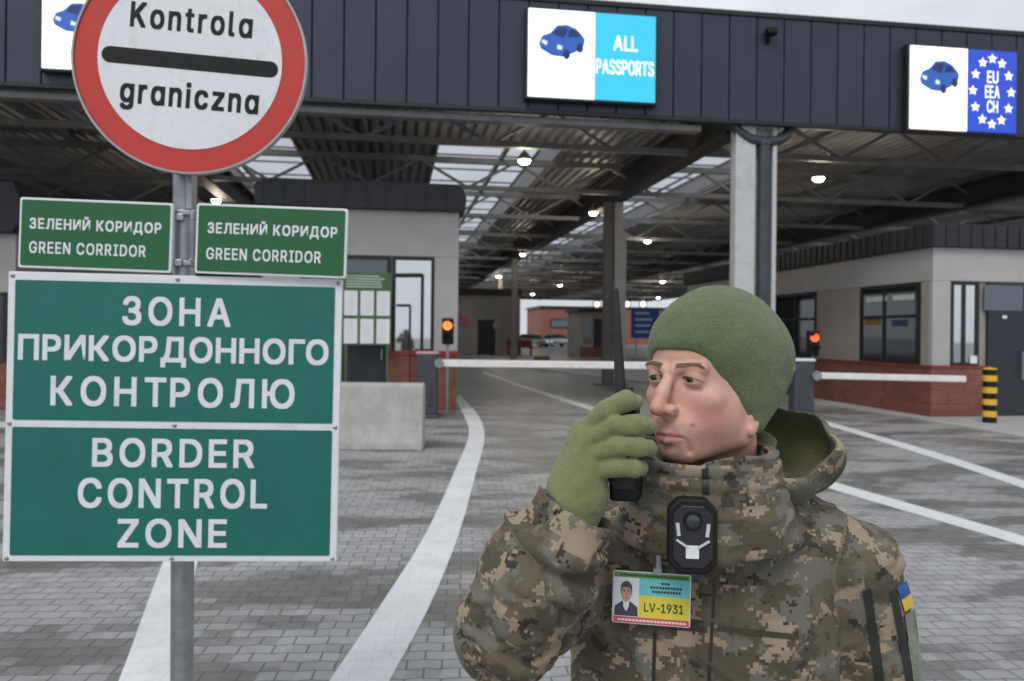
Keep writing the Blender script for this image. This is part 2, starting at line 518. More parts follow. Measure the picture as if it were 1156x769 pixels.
# roof sheets in strips between the rooflights; the folds run front to back
strips = []
for xc, hw in ((295,52),(551,62),(793,64),(1220,70)):
    a = on_level(xc-hw, 190, ZD).x; b_ = on_level(xc+hw, 190, ZD).x
    strips.append((a, b_))
S_L0 = 7.5                                 # rooflights start here
def sheet(x0, x1, s0, s1):
    mb = MB(); p = .30; x = x0; prof = []
    while x < x1 - 1e-4:
        for dx, z in ((0, ZD+.10), (.09, ZD+.10), (.13, ZD), (.26, ZD)):
            if x+dx < x1: prof.append((x+dx, z))
        x += p
    prof.append((x1, ZD+.10))
    n = len(prof)
    vs = [(x, s0, z) for x, z in prof] + [(x, s1, z) for x, z in prof]
    mb.add(vs, [(i, i+1, i+1+n, i+n) for i in range(n-1)])
    mb.add([(x0,s0,ZD+.13),(x1,s0,ZD+.13),(x1,s1,ZD+.13),(x0,s1,ZD+.13)], [(0,1,2,3)], 1)
    mb.build('roof_deck', [M['deck'], M['roof_top']], can)
sheet(T0, T1, .26, S_L0)
cuts = [T0] + [v for st in strips for v in st] + [T1]
for i in range(0, len(cuts), 2): sheet(cuts[i], cuts[i+1], S_L0, S1)
m, nt, b = newmat('rooflight_sheet')
tl = N(nt, 'ShaderNodeBsdfTranslucent'); tl.inputs[0].default_value = (.62,.64,.67,1)
tp = N(nt, 'ShaderNodeBsdfTransparent'); tp.inputs[0].default_value = (.46,.48,.51,1)
mx = N(nt, 'ShaderNodeMixShader'); mx.inputs[0].default_value = .55
nt.links.new(tl.outputs[0], mx.inputs[1]); nt.links.new(tp.outputs[0], mx.inputs[2])
nt.links.new(mx.outputs[0], nt.nodes['Material Output'].inputs[0])
M['rooflight'] = m
for a, b_ in strips:
    mb = MB()
    up = ZD + .75
    mb.box(a-.06, a, S_L0, S1, ZD-.06, up); mb.box(b_, b_+.06, S_L0, S1, ZD-.06, up)
    mb.box(a, b_, S_L0-.06, S_L0, ZD-.06, up); mb.box(a, b_, S1, S1+.06, ZD-.06, up)
    rl = mb.build('rooflight', M['clad'], can)
    mb = MB()
    mb.add([(a-.1,S_L0-.1,up+.02),((a+b_)/2,S_L0-.1,up+.4),(b_+.1,S_L0-.1,up+.02),(a-.1,S1+.1,up+.02),((a+b_)/2,S1+.1,up+.4),(b_+.1,S1+.1,up+.02)],
           [(0,1,4,3),(1,2,5,4)])
    mb.build('glazing', M['rooflight'], rl)
    mb = MB(); s = S_L0+2.4
    while s < S1:
        mb.bar((a,s,up-.02),(b_,s,up-.02),.06); s += 2.4
    mb.bar((a+.03,S_L0,up-.02),(a+.03,S1,up-.02),.05); mb.bar((b_-.03,S_L0,up-.02),(b_-.03,S1,up-.02),.05)
    mb.build('glazing_bars', M['steel_dark'], rl)

# lattice girders across the lanes
ZC, ZT = 6.05, 6.86
for k in range(15):
    s = 3.2 + 5.7*k
    mb = MB()
    mb.bar((T0,s,ZC),(T1,s,ZC),.14,.14); mb.bar((T0,s,ZT),(T1,s,ZT),.16,.18)
    x = T0; i = 0; st = 1.45
    while x + st <= T1:
        a, b_ = ((x,s,ZC),(x+st,s,ZT)) if i % 2 == 0 else ((x,s,ZT),(x+st,s,ZC))
        mb.bar(a, b_, .075, .075); x += st; i += 1
    mb.build('lattice_girder', M['steel_dark'], can)
# deep main girders along the column rows, purlins
cols = []
for px, Y in ((852,16.35),(690.5,26.0),(583,46.0),(566,62)):
    cols.append(to_local(at(px, 375, Y)))
for t in (cols[1].x+.1, cols[1].x-12.5, cols[0].x+11.5, cols[1].x-23):
    mb = MB(); mb.box(t-.2, t+.2, 1.0, S1, 5.95, 6.03); mb.box(t-.2,t+.2,1.0,S1,6.72,6.8); mb.box(t-.03,t+.03,1.0,S1,6.03,6.72)
    mb.build('main_girder', M['beam'], can)
for t in range(int(T0)+2, int(T1), 4):
    mb = MB(); mb.bar((t,.5,6.97),(t,S1,6.97),.10,.14); mb.build('purlin', M['steel_dark'], can)
# rear and side closing panels
mb = MB(); mb.box(T0, T1, S1, S1+.15, 6.0, zt); mb.build('rear_fascia', M['fascia'], can)
mb = MB(); mb.box(T0-.15, T0, 0, S1, zb, zt); mb.build('side_fascia', M['fascia'], can)
mb = MB(); mb.box(T1, T1+.15, 0, S1, zb, zt); mb.build('side_fascia', M['fascia'], can)
# columns
c = cols[0]; wL = on_front(829.5, 300, c.y-.3).x; wR = on_front(876, 300, c.y-.3).x
mb = MB()
mb.box(wL, wL+.42, c.y-.3, c.y-.05, 0, zb-.05); mb.box(wL+.42, wR-.09, c.y-.12, c.y-.05, 0, zb-.05); mb.box(wR-.09, wR, c.y-.3, c.y-.05, 0, zb-.05)
mb.box(wL-.05, wR+.05, c.y-.45, c.y+.05, 0, .06)
mb.build('column', M['white_metal'], can, bevel=.008)
mb = MB(); dx = (wL+.42+wR-.09)/2 + .015
mb.tube([(dx,c.y-.26,.05),(dx,c.y-.26,zb-.35)], .125, 16)
mb.tube([(dx,c.y-.26,zb-.42),(dx,c.y-.26,zb-.34)], .15, 16)
fun = [(dx-.62,c.y-.22,zb-.04),(dx-.52,c.y-.24,zb-.19),(dx-.3,c.y-.26,zb-.31),(dx,c.y-.26,zb-.36),(dx+.3,c.y-.26,zb-.31),(dx+.5,c.y-.24,zb-.19),(dx+.56,c.y-.22,zb-.04)]
mb.tube(fun, .11, 12)
mb.build('drain_pipe', M['drain'], can, smooth=True)
for i, c in enumerate(cols[1:]):
    mb = MB()
    mb.box(c.x-.30, c.x+.02, c.y-.12, c.y+.1, 0, 5.95); mb.box(c.x-.5,c.x+.5,c.y-.3,c.y+.4,0,.05)
    mb.build('column', M['column_dark'], can, bevel=.01)
    if i == 0:
        mb = MB(); mb.box(c.x+.022, c.x+.40, c.y-.24, c.y+.1, 0, 4.9); mb.box(c.x+.022,c.x+.30,c.y-.2,c.y+.1,4.9,5.95)
        mb.build('column_casing', M['white_metal'], can, bevel=.01)
# small flood-light on the fascia
mb = MB(); p = on_front(868, 38, -.2)
mb.box(p.x-.11,p.x+.11,-.40,-.2,p.z-.07,p.z+.07); mb.box(p.x-.03,p.x+.03,-.25,-.13,p.z-.2,p.z-.05)
tag(mb.build('camera_housing', M['black'], bevel=.03), 'small dark camera housing fixed on the fascia between the two lit screens', 'camera')
bpy.data.objects['camera_housing'].matrix_world = Matrix.Translation(O) @ Matrix.Rotation(YAW, 4, 'Z')

# ------------------------------------------------------------------ lamps under the roof
M['lamp'] = emit('lamp_glow', (1.0,.90,.66), 14.0)
lamps = [(592,181,'lit lamp under the canopy just below the ALL PASSPORTS screen'),
         (924,201,'lit lamp under the canopy just right of the white front column'),
         (670,240,'lit lamp hanging beside the top of the brown column'),
         (731,272,'lit lamp under the canopy just right of the brown column with white casing'),
         (590,287,'lit lamp below the rooflight over the dark far column'),
         (563,312,'small lit lamp left of the dark far column'),
         (632,322,'small far lit lamp above the white gap and parked cars'),
         (748,318,'small far lit lamp above the blue road sign'),
         (743,336,'tiny far lit lamp just above the blue road sign'),
         (601,332,'tiny far lit lamp between dark far column and white gap'),
         (244,226,'lit lamp seen between the round sign and green signs')]
for px, py, lab in lamps:
    p = on_level(px, py, 5.93)
    if p.y > 84: p = to_local(at(px, py, 95))
    wpos = to_world(p.x, p.y, p.z)
    root = empty('ceiling_lamp', (wpos.x, wpos.y, p.z), YAW, lab, 'lamp', 'lit lamps under the canopy roof')
    r = .135 if wpos.y < 50 else .19
    mb = MB(); mb.tube([(0,0,0),(0,0,.05),(0,0,.12),(0,0,.2)], [r*1.25,r*1.25,r,.06], 18); mb.tube([(0,0,.2),(0,0,.35)], .03, 8)
    mb.build('lamp_housing', M['steel_dark'], root, smooth=True)
    mb = MB(); mb.tube([(0,0,-.005),(0,0,-.05),(0,0,-.09),(0,0,-.11)], [r*1.1,r,r*.7,.02], 18)
    mb.build('lamp_diffuser', M['lamp'], root, smooth=True)
    ld = bpy.data.lights.new('lamp_light', 'POINT'); ld.energy = 45 if wpos.y < 60 else 90; ld.color = (1.0,.88,.70); ld.shadow_soft_size = .2
    lo_ = bpy.data.objects.new('lamp_light', ld); COL.objects.link(lo_); lo_.parent = root; lo_.location = (0,0,-.38)

# ------------------------------------------------------------------ lane screens on the fascia
M['led_white'] = emit('led_white', (.93,.96,1.0), .85)
M['led_cyan'] = emit('led_cyan', (.03,.38,.60), .72)
M['led_blue'] = emit('led_blue', (.018,.05,.42), .62)
M['led_car'] = emit('led_car_blue', (.02,.08,.33), .55)
M['led_car_dark'] = emit('led_car_dark', (.01,.02,.10), .5)
M['led_grey'] = emit('led_pale', (.52,.60,.80), .62)

def car_picture(mb, x0, x1, z0, z1, y):
    """little three-quarter car drawn on a lane screen: blue body, dark windows, wheels"""
    def q(pts): return [(x0+(x1-x0)*a, z0+(z1-z0)*b) for a, b in pts]
    flat(mb, q([(.02,.42),(.06,.28),(.30,.12),(.52,.10),(.78,.24),(.97,.44),(.99,.60),(.93,.70),(.80,.86),(.62,.95),(.40,.92),(.26,.72),(.08,.62)]), y, 0)
    flat(mb, q([(.30,.70),(.54,.60),(.62,.80),(.60,.88),(.42,.86)]), y-.006, 1)
    flat(mb, q([(.62,.62),(.90,.66),(.80,.80),(.66,.84)]), y-.006, 1)
    flat(mb, q([(.08,.44),(.18,.38),(.20,.48),(.09,.53)]), y-.006, 2)
    flat(mb, q([(.40,.30),(.50,.28),(.51,.38),(.41,.42)]), y-.006, 2)
    for cx, cz in ((.60,.17),(.88,.36)):
        flat(mb, [(x0+(x1-x0)*a, z0+(z1-z0)*b) for a, b in disc_poly(cx, cz, .075, 16, rz=.13)], y-.006, 1)

def lane_screen(c, split, lab, right=None, star=False, words=()):
    """c = photograph corners (left, top-left y, right, bottom y)"""
    a = on_front(c[0], c[1], -.35); b_ = on_front(c[2], c[3], -.35)
    base = to_world((a.x+b_.x)/2, -.35)
    root = empty('lane_screen', (base.x, base.y, b_.z), YAW, lab, 'display screen')
    w2 = (b_.x-a.x)/2; h = a.z-b_.z
    mb = MB(); mb.box(-w2-.05, w2+.05, .03, .21, -.05, h+.05); mb.build('casing', M['frame'], root, bevel=.02)
    sx = -w2 + 2*w2*split
    mb = MB(); mb.box(-w2, sx, 0, .03, 0, h); mb.build('picture_panel', M['led_white'], root)
    mb = MB(); car_picture(mb, -w2+(sx+w2)*.14, -w2+(sx+w2)*.86, h*.42, h*.86, -.004)
    mb.build('car_pictogram', [M['led_car'], M['led_car_dark'], M['led_grey']], root)
    mb = MB()
    for zc, n_ in ((.30,5),(.20,4)):
        for q in range(n_): mb.box(-w2+(sx+w2)*(.5+(q-n_/2)*.085), -w2+(sx+w2)*(.5+(q-n_/2)*.085+.05), -.006, -.001, h*zc-h*.03, h*zc+h*.03)
    mb.build('faint_caption', M['led_grey'], root)
    if right is not None:
        mb = MB(); mb.box(sx+.004, w2, 0, .03, 0, h); mb.build('text_panel', right, root)
        mb = MB()
        pw = w2 - sx
        for s, x0, x1, z0, z1 in words: put_text(mb, s, (sx+pw*x0, sx+pw*x1, h*z0, h*z1), -.005, .008)
        if star:
            for k in range(12):
                aa = math.pi/2 + k*math.pi/6
                cx, cz = sx+pw*.5+pw*.39*math.cos(aa), h*.5+h*.40*math.sin(aa)
                pts = []
                for j in range(10):
                    r = (.066 if j % 2 == 0 else .029)*h
                    pts.append((cx-r*math.sin(j*math.pi/5), cz+r*math.cos(j*math.pi/5)))
                for j in range(10): mb.add([(cx,-.005,cz),(pts[j][0],-.005,pts[j][1]),(pts[(j+1)%10][0],-.005,pts[(j+1)%10][1])], [(0,2,1)])
        mb.build('lettering', M['led_white'], root)
    return root
lane_screen((597,9,739.5,116), .515, 'lit lane screen reading ALL PASSPORTS beside a blue car picture', M['led_cyan'],
            words=(('ALL',.31,.70,.58,.75),('PASSPORTS',.03,.97,.30,.47)))
lane_screen((1028.5,51,1147,151), .53, 'lit lane screen with a ring of stars around EU EEA CH', M['led_blue'], True,
            words=(('EU',.40,.62,.60,.75),('EEA',.36,.65,.42,.57),('CH',.40,.62,.24,.39)))
lane_screen((48,-14,190,84), .52, 'lit white lane screen partly covered by the round red sign', M['led_white'])
# ------------------------------------------------------------------ inspection booths
def booth_window(parent, x0, x1, z0, z1, y, side=False, mull=(), pane='glass', inset=.06, fw=.07, trans=()):
    """framed window on a front wall (plane y) or on a side wall (plane x = y, running along x0..x1 in depth)"""
    fr = MB(); gl = MB()
    def bx(m, a0, a1, c0, c1, d0, d1):
        if side: m.box(y+d0, y+d1, a0, a1, c0, c1)
        else: m.box(a0, a1, y+d0, y+d1, c0, c1)
    bx(fr, x0, x1, z1-fw, z1, -.03, inset); bx(fr, x0, x1, z0, z0+fw, -.03, inset)
    bx(fr, x0, x0+fw, z0+fw, z1-fw, -.03, inset); bx(fr, x1-fw, x1, z0+fw, z1-fw, -.03, inset)
    for m_ in mull: bx(fr, m_-fw/2, m_+fw/2, z0+fw, z1-fw, -.028, inset-.004)
    for t_ in trans: bx(fr, x0+fw, x1-fw, t_-fw/2, t_+fw/2, -.026, inset-.008)
    f = fr.build('window', M['frame'], parent)
    bx(gl, x0+fw*.5, x1-fw*.5, z0+fw*.5, z1-fw*.5, .0, .02)
    gl.build('pane', M[pane], f)
    return f

# --- right-hand booth: pale block with long side wall on a brick base
cw = on_level(1052, 470, .05)
bt, bs = cw.x, cw.y
org = to_world(bt, bs)
rb = empty('control_booth', (org.x, org.y, .05), YAW, 'pale control booth on red brick base with dark door, at the right', 'booth')
def fx(px, py): p = on_front(px, py, bs); return p.x-bt, p.z-.05
def sx_(px, py): p = on_side(px, py, bt); return p.y-bs, p.z-.05
DEP = sx_(776, 340)[0]; WID = 4.6
zr = fx(1056, 254)[1]; zp = fx(1056, 279)[1]; zq = fx(1056, 317)[1]; zbk = sx_(1045, 415)[1]
side_z = lambda px, py: sx_(px, py)[1]
mb = MB(); mb.box(.03, WID-.03, .03, DEP-.03, 0, zp-.02); mb.build('wall_core', M['clad_tan'], rb)
mb = MB(); mb.box(-.02, WID, -.02, DEP, zq, zp)
up = mb.build('cladding_band', M['clad'], rb, bevel=.01)
mb = MB(); mb.box(-.14, WID+.1, -.14, DEP+.1, zp, zr+.02)
k = -.10
while k < DEP: mb.box(-.165, -.14, k, k+.05, zp+.01, zr); k += .28
k = -.10
while k < WID: mb.box(k, k+.05, -.165, -.14, zp+.01, zr); k += .28
mb.build('roof', M['roof_trim'], rb, bevel=.012)
# side windows and piers
def px_s(px): return sx_(px, 380)[0]
w1a, w1b = px_s(1040), px_s(972); w2a, w2b = px_s(922), px_s(876)
for y0_, y1_ in ((.02,w1a),(w1b,w2a),(w2b,DEP-.05)):
    mb = MB(); mb.box(-.012, .1, y0_, y1_, zbk, zq-.003); mb.build('wall_panel', M['clad_tan'], rb)
booth_window(rb, w1a, w1b, zbk+.02, zq-.01, -.01, True, (w1a+(w1b-w1a)*.58,), trans=(zbk+(zq-zbk)*.60,))
booth_window(rb, w2a, w2b, zbk+.02, zq-.01, -.01, True, (w2a+(w2b-w2a)*.5,), trans=(zbk+(zq-zbk)*.60,))
for a0_, a1_, f0_, f1_, mt_ in ((.08,.36,.50,.58,paint('dull_yellow_notice', (.16,.11,.02), .6)),(.55,.80,.48,.56,paint('dull_blue_notice', (.015,.035,.10), .6)),(.10,.46,.80,.86,M['grey_text_glint']),(.56,.90,.80,.86,M['grey_text_glint'])):
    mb = MB(); mb.box(-.018,-.0105,w1b+(w1a-w1b)*a1_,w1b+(w1a-w1b)*a0_,zbk+(zq-zbk)*f0_,zbk+(zq-zbk)*f1_); mb.build('window_notice_glint', mt_, rb)  # pale strips imitate lamp tubes glimmering in the pane; coloured ones are notices
# brick plinth
pe = fx(1112, 440)[0]
mb = MB(); mb.box(-.10, .029, -.10, DEP, 0, zbk); mb.box(.029, pe, -.10, .029, 0, zbk)
mb.box(-.12, .02, -.12, DEP, zbk, zbk+.05, 1); mb.box(.02, pe+.01, -.12, .02, zbk, zbk+.05, 1)
mb.build('brick_plinth', [M['brick'], M['red_dark']], rb)
# front: white pier, slim window, door with glazed top
p0, p1 = fx(1072, 360)[0], fx(1104, 360)[0]
mb = MB(); mb.box(-.03, p0, -.03, .1, zbk+.05, zq-.003); mb.build('corner_pier', M['clad'], rb, bevel=.006)
booth_window(rb, p0, p1, zbk+.05, zq-.01, -.01, False, ((p0+p1)/2-.02,), 'glass_bright')
mb = MB(); mb.box(pe+.02, pe+1.35, -.05, .05, 0.02, zq-.01)
door = mb.build('door', M['door'], rb, bevel=.01)
d0, zd1 = fx(1109, 322); d1, zd0 = fx(1152, 351)
mb = MB(); mb.box(d0, d1, -.062, -.03, zd0, zd1); mb.build('door_pane', M['glass_blue'], door)
mb = MB(); hx = fx(1150, 400)[0]
mb.tube([(hx,-.12,fx(1150,428)[1]),(hx,-.12,fx(1150,397)[1])], .018, 10); mb.tube([(hx,-.12,fx(1150,424)[1]),(hx,-.04,fx(1150,424)[1])], .012, 8); mb.tube([(hx,-.12,fx(1150,401)[1]),(hx,-.04,fx(1150,401)[1])], .012, 8)
mb.build('door_handle', M['galv'], door, smooth=True)
mb = MB(); q = fx(1132, 358); mb.box(q[0]-.05,q[0]+.05,-.058,-.05,q[1]-.03,q[1]+.03); mb.build('door_notice', M['paper'], door)
mb = MB(); mb.box(pe+1.37, WID, -.02, .05, 0, zq-.003); mb.build('front_wall', M['clad'], rb)
mb = MB(); q = fx(1098, 406); mb.box(q[0]-.09,q[0]+.07,-.045,-.035,q[1]-.08,q[1]+.08); mb.build('sticker', M['paper'], rb)

# --- left-hand booth, taller, behind the traffic signs
cl = ground(516, 463); lw = to_local(cl); lt, ls = lw.x, lw.y
org = to_world(lt, ls)
lb = empty('control_booth', (org.x, org.y, 0), YAW, 'tall pale control booth with notice board, behind the green signs', 'booth')
def lx(px, py): p = on_front(px, py, ls); return p.x-lt, p.z
W = lx(296, 340)[0]
zr, zp, zq, zw = lx(515, 212)[1], lx(515, 240)[1], lx(515, 291)[1], lx(490, 388)[1]
mb = MB(); mb.box(W+.03, -.03, .03, 12, 0, zp-.02); mb.build('wall_core', M['clad_tan'], lb)
mb = MB(); mb.box(W, .0, -.02, 12.03, zq, zp); mb.build('cladding_band', M['clad'], lb, bevel=.01)
mb = MB(); mb.prism([(W-.15,zp),(.12,zp),(.14,zp+.3),(.06,zr-.05),(-.05,zr+.02),(W+.1,zr+.02),(W-.15,zr-.1)], -.22, 12.2)
k = W
while k < .1: mb.box(k, k+.04, -.24, -.22, zp+.01, zr-.06); k += .42
mb.build('roof', M['roof_trim'], lb, bevel=.02)
a0 = lx(388,340)[0]; a1 = lx(439,340)[0]; a2 = lx(444,340)[0]; a3 = lx(490,340)[0]
mb = MB(); mb.box(a3, -.005, -.03, .1, 0.9, zq-.003); mb.build('corner_pier', M['clad'], lb, bevel=.006)
mb = MB(); mb.box(-.1, -.004, .1, 12, 0.9, zq-.003); mb.build('side_wall', M['clad'], lb)
mb = MB(); mb.box(W, a0-.9, -.02, .1, 0.9, zq-.003); mb.build('front_wall', M['clad'], lb)
booth_window(lb, a0-.88, a1+.03, zw+.02, zq-.01, -.01, False, (), 'glass_blue', trans=(lx(415,311)[1],))
booth_window(lb, a2-.02, a3, zw-.25, zq-.01, -.012, False, (), 'glass_bright')
mb = MB(); mb.box(a0-.88, lx(437,400)[0], -.04, .02, .05, zw); door = mb.build('door', M['door'], lb, bevel=.01)
mb = MB(); q = lx(431, 400); mb.tube([(q[0],-.1,q[1]-.12),(q[0],-.1,q[1]+.12)], .02, 8); mb.box(q[0]-.02,q[0]+.02,-.1,-.03,q[1]-.01,q[1]+.01); mb.build('door_handle', M['galv'], door)
b0 = lx(437,420)[0]
mb = MB(); mb.box(b0+.01, -.02, -.09, .025, 0, lx(470,401)[1]); mb.box(b0+.01, 0, -.11, .03, lx(470,401)[1], lx(470,396)[1], 1)
mb.build('brick_plinth', [M['brick'], M['red_dark']], lb)
# handrail frame in front of the bright window
mb = MB(); q0 = lx(445,311); q1 = lx(477,311)
for dx_ in (0,):
    mb.bar((q0[0],-.3,q0[1]),(q1[0],-.3,q1[1]),.05); mb.bar((q1[0],-.3,q1[1]),(q1[0],-.3,0),.05)
    mb.bar((q0[0]+.05,-.35,lx(455,345)[1]),(lx(463,345)[0],-.35,lx(463,345)[1]),.035); mb.bar((lx(463,345)[0],-.35,lx(463,345)[1]),(lx(463,345)[0],-.35,0),.035)
ob = mb.build('hand_rail', M['frame']); ob.matrix_world = Matrix.Translation(org) @ Matrix.Rotation(YAW,4,'Z')
tag(ob, 'dark angular pipe rail in front of the bright booth window', 'rail')
# notice board
nb = empty('notice_board', to_world(lt+lx(414,400)[0], ls-.45), YAW, 'green notice board with six white sheets at the left booth', 'notice board')
nx0 = on_front(387,330,ls-.45).x - (lt+lx(414,400)[0]); nx1 = on_front(442,330,ls-.45).x - (lt+lx(414,400)[0])
z1_, zh, z0_ = on_front(414,308,ls-.45).z, on_front(414,327,ls-.45).z, on_front(414,390,ls-.45).z
mb = MB(); mb.box(nx0,nx1,0,.04,z0_,z1_)
mb.box(nx0+.05,nx0+.1,.0,.05,0,z0_); mb.box(nx1-.1,nx1-.05,.0,.05,0,z0_); mb.build('board', M['green_frame'], nb, bevel=.006)
cwid = (nx1-nx0)/3.0
for i in range(3):
    for j in range(2):
        hh = (zh-z0_)/2
        mb = MB(); mb.box(nx0+cwid*i+.03, nx0+cwid*(i+1)-.03, -.012, -.002, z0_+hh*j+.04, z0_+hh*(j+1)-.03)
        x0_, x1_, zz0, zz1 = nx0+cwid*i+.06, nx0+cwid*(i+1)-.06, z0_+hh*j+.09, z0_+hh*(j+1)-.08
        k = zz1
        while k > zz0:
            mb.box(x0_, x1_-random.random()*.08, -.014, -.0125, k-.012, k, 1); k -= .045
        mb.build('notice_sheet', [M['paper'], paint('print_grey', (.55,.57,.6), .6)] if i+j == 0 else [M['paper'], bpy.data.materials['print_grey']], nb)
mb = MB()
k = z1_-.06
while k > zh+.04: mb.box(nx0+.06, nx1-.08-random.random()*.2, -.008, -.002, k-.022, k); k -= .055
mb.build('header_lines', M['grey_text_glint'], nb)

# --- third booth at the picture's left edge
p = to_local(at(24, 470, 16.5)); ft, fs = p.x, p.y
org2 = to_world(ft, fs)
fb = empty('control_booth', (org2.x, org2.y, 0), YAW, 'pale booth with dark rounded roof at the left edge, behind the big sign', 'booth')
def kx(px, py): q = on_front(px, py, fs); return q.x-ft, q.z
zr, zp, zq, zw = kx(10,205)[1], kx(10,264)[1], kx(10,300)[1], kx(10,330)[1]
mb = MB(); mb.box(-4.5, -.15, .03, 12, 0, zp); mb.build('wall_core', M['clad'], fb)
mb = MB(); mb.prism([(-4.6,zp),(-.12,zp),(.02,zp+.2),(.03,zr-.35),(-.12,zr),(-4.6,zr)], -.2, 12.2); mb.build('roof', M['roof_trim'], fb, bevel=.03)
booth_window(fb, -2.6, kx(8,300)[0], .9, zw, .02, False, (-1.2,), 'glass')
mb = MB(); mb.box(-4.5, -.1, -.08, .02, 0, .95); mb.build('brick_plinth', M['brick'], fb)

# ------------------------------------------------------------------ concrete traffic barrier
p = ground(430, 509); q0, q1 = at(385-62, 470, p.y), at(476, 470, p.y)
base = Vector(((q0.x+q1.x)/2, p.y+.3, 0)); L = (q1.x-q0.x)
H = at(430, 434, p.y).z
mb = MB()
prof = [(-.30,0),(.30,0),(.30,.10),(.25,.34*H/.9),(.18,H-.03),(.15,H),(-.15,H),(-.18,H-.03),(-.25,.34*H/.9),(-.30,.10)]
n = len(prof); vs = []
for x in (-L/2, L/2): vs += [(x, y, z) for y, z in prof]
mb.add(vs, [tuple(range(n)), tuple(reversed(range(n,2*n)))]+[((i+1)%n, i, i+n, (i+1)%n+n) for i in range(n)])
ob = mb.build('concrete_barrier', M['concrete'], bevel=.018); ob.location = base; ob.rotation_euler.z = R(2)
tag(ob, 'pale concrete traffic barrier block in front of the left booth', 'barrier')

# ------------------------------------------------------------------ boom barriers
def boom(cpx, ctop, cbot, x0, y0, x1, y1, lab, cap, hp=8.2, stop=None):
    g = ground((cpx[0]+cpx[1])/2, cbot); Y = g.y
    a, b_ = at(cpx[0], cbot, Y), at(cpx[1], cbot, Y)
    hw = (b_.x-a.x)/2; h = at(cpx[0], ctop, Y).z
    root = empty('boom_barrier', (g.x, Y+hw, 0), 0, lab, 'boom barrier')
    mb = MB(); mb.box(-hw,hw,-hw,hw,.06,h-.05); mb.box(-hw-.03,hw+.03,-hw-.03,hw+.03,0,.06)
    cb = mb.build('cabinet', M['cab'], root, bevel=.02)
    mb = MB(); mb.box(-hw-.02,hw+.02,-hw-.02,hw+.02,h-.05,h); mb.build('cabinet_cap', cap, cb, bevel=.015)
    mb = MB(); mb.box(-hw*.55,hw*.55,-hw-.012,-hw+.01,.25,h*.55); mb.box(hw*.4,hw*.48,-hw-.022,-hw-.01,h*.35,h*.42); mb.build('access_door', M['cab'], cb, bevel=.004)
    pa, pb = at(x0, y0, Y-.02), at(x1, y1, Y-.02)
    pa -= Vector((g.x, Y+hw, 0)); pb -= Vector((g.x, Y+hw, 0))
    t = hp/FPX*Y
    mb = MB(); mb.bar(pa, pb, .07, t); mb.build('boom_arm', M['boom'], root, bevel=.015)
    mb = MB(); mb.tube([(pa.x,-hw-.1,pa.z),(pa.x,-hw+.02,pa.z)], .09, 16); mb.build('pivot', M['galv'], root, smooth=True)
    return root, Y
boom((470,492.5), 397, 472, 496, 410, 912, 415, 'long white boom barrier across the open lane with grey cabinet', M['cab_top'])
boom((897,919), 405, 477, 921, 424, 1090, 428, 'short white boom barrier in front of the brick plinth, right', M['sign_white'], 7.2)

# brick pier beside the first barrier, a low wall of its own
g = ground(503, 462); a, b_ = at(493, 462, g.y), at(512.5, 462, g.y)
hw = (b_.x-a.x)/2
mb = MB(); mb.box(-hw,hw,0,.55,0,at(500,416,g.y).z); mb.box(-hw-.03,hw+.03,-.03,.58,at(500,416,g.y).z,at(500,412,g.y).z,1)
ob = mb.build('brick_pier', [M['brick'], M['red_dark']]); ob.location = (g.x, g.y, 0); ob.rotation_euler.z = YAW
tag(ob, 'low red brick pier between the barrier cabinet and the open lane', 'pier')

# ------------------------------------------------------------------ lane signal lights
M['sig_amber'] = emit('signal_amber', (1.0,.20,.035), 1.5)
M['sig_core'] = emit('signal_core', (1.0,.75,.45), 4.0)
M['sig_red'] = emit('signal_red', (1.0,.10,.025), 1.5)
def signal(px, ytop, ybot, w, Y, lit, lab, lit_mat):
    top, bot = at(px, ytop, Y), at(px, ybot, Y)
    hw = w/FPX*Y/2; h = top.z-bot.z
    root = empty('signal_light', (bot.x, Y, 0), 0, lab, 'signal light')
    mb = MB(); mb.box(-hw,hw,0,.2,bot.z,top.z); mb.build('housing', M['black'], root, bevel=.03)
    mb = MB(); mb.tube([(0,.1,.0),(0,.1,bot.z+.02)], .03, 10); mb.box(-.1,.1,0,.2,0,.02); mb.build('post', M['galv'], root)
    r = min(hw*.8, h*.24)
    for k, zf in enumerate((.72,.26)):
        cz = bot.z+h*zf
        mb = MB(); flat(mb, [(x, z) for x, z in disc_poly(0, cz, r*1.02, 20)], -.012)
        mb.add([(x,-.004,z) for x, z in disc_poly(0,cz,r,20)]+[(0,-.03,cz)], [(20, (i+1)%20, i) for i in range(20)])
        mb.build('lens', lit_mat if k == lit else M['black'], root)
        mb = MB(); n = 14
        pts = disc_poly(0, cz, r*1.1, n, R(20), R(160))+[(r*1.1*math.cos(R(160)), cz+r*1.1*math.sin(R(160)))]
        vs = [(x,0.0,z) for x, z in pts]+[(x,-.16,z-.02) for x, z in pts]
        m_ = len(pts); mb.add(vs, [(i,i+1,i+1+m_,i+m_) for i in range(m_-1)])
        mb.build('visor', M['black'], root)
signal(505, 359, 389, 13, 16.4, 0, 'small signal light glowing orange before the left booth corner', M['sig_amber'])
signal(919.5, 373, 402, 12, 16.2, 0, 'small signal light glowing red beside the green knit hat', M['sig_red'])

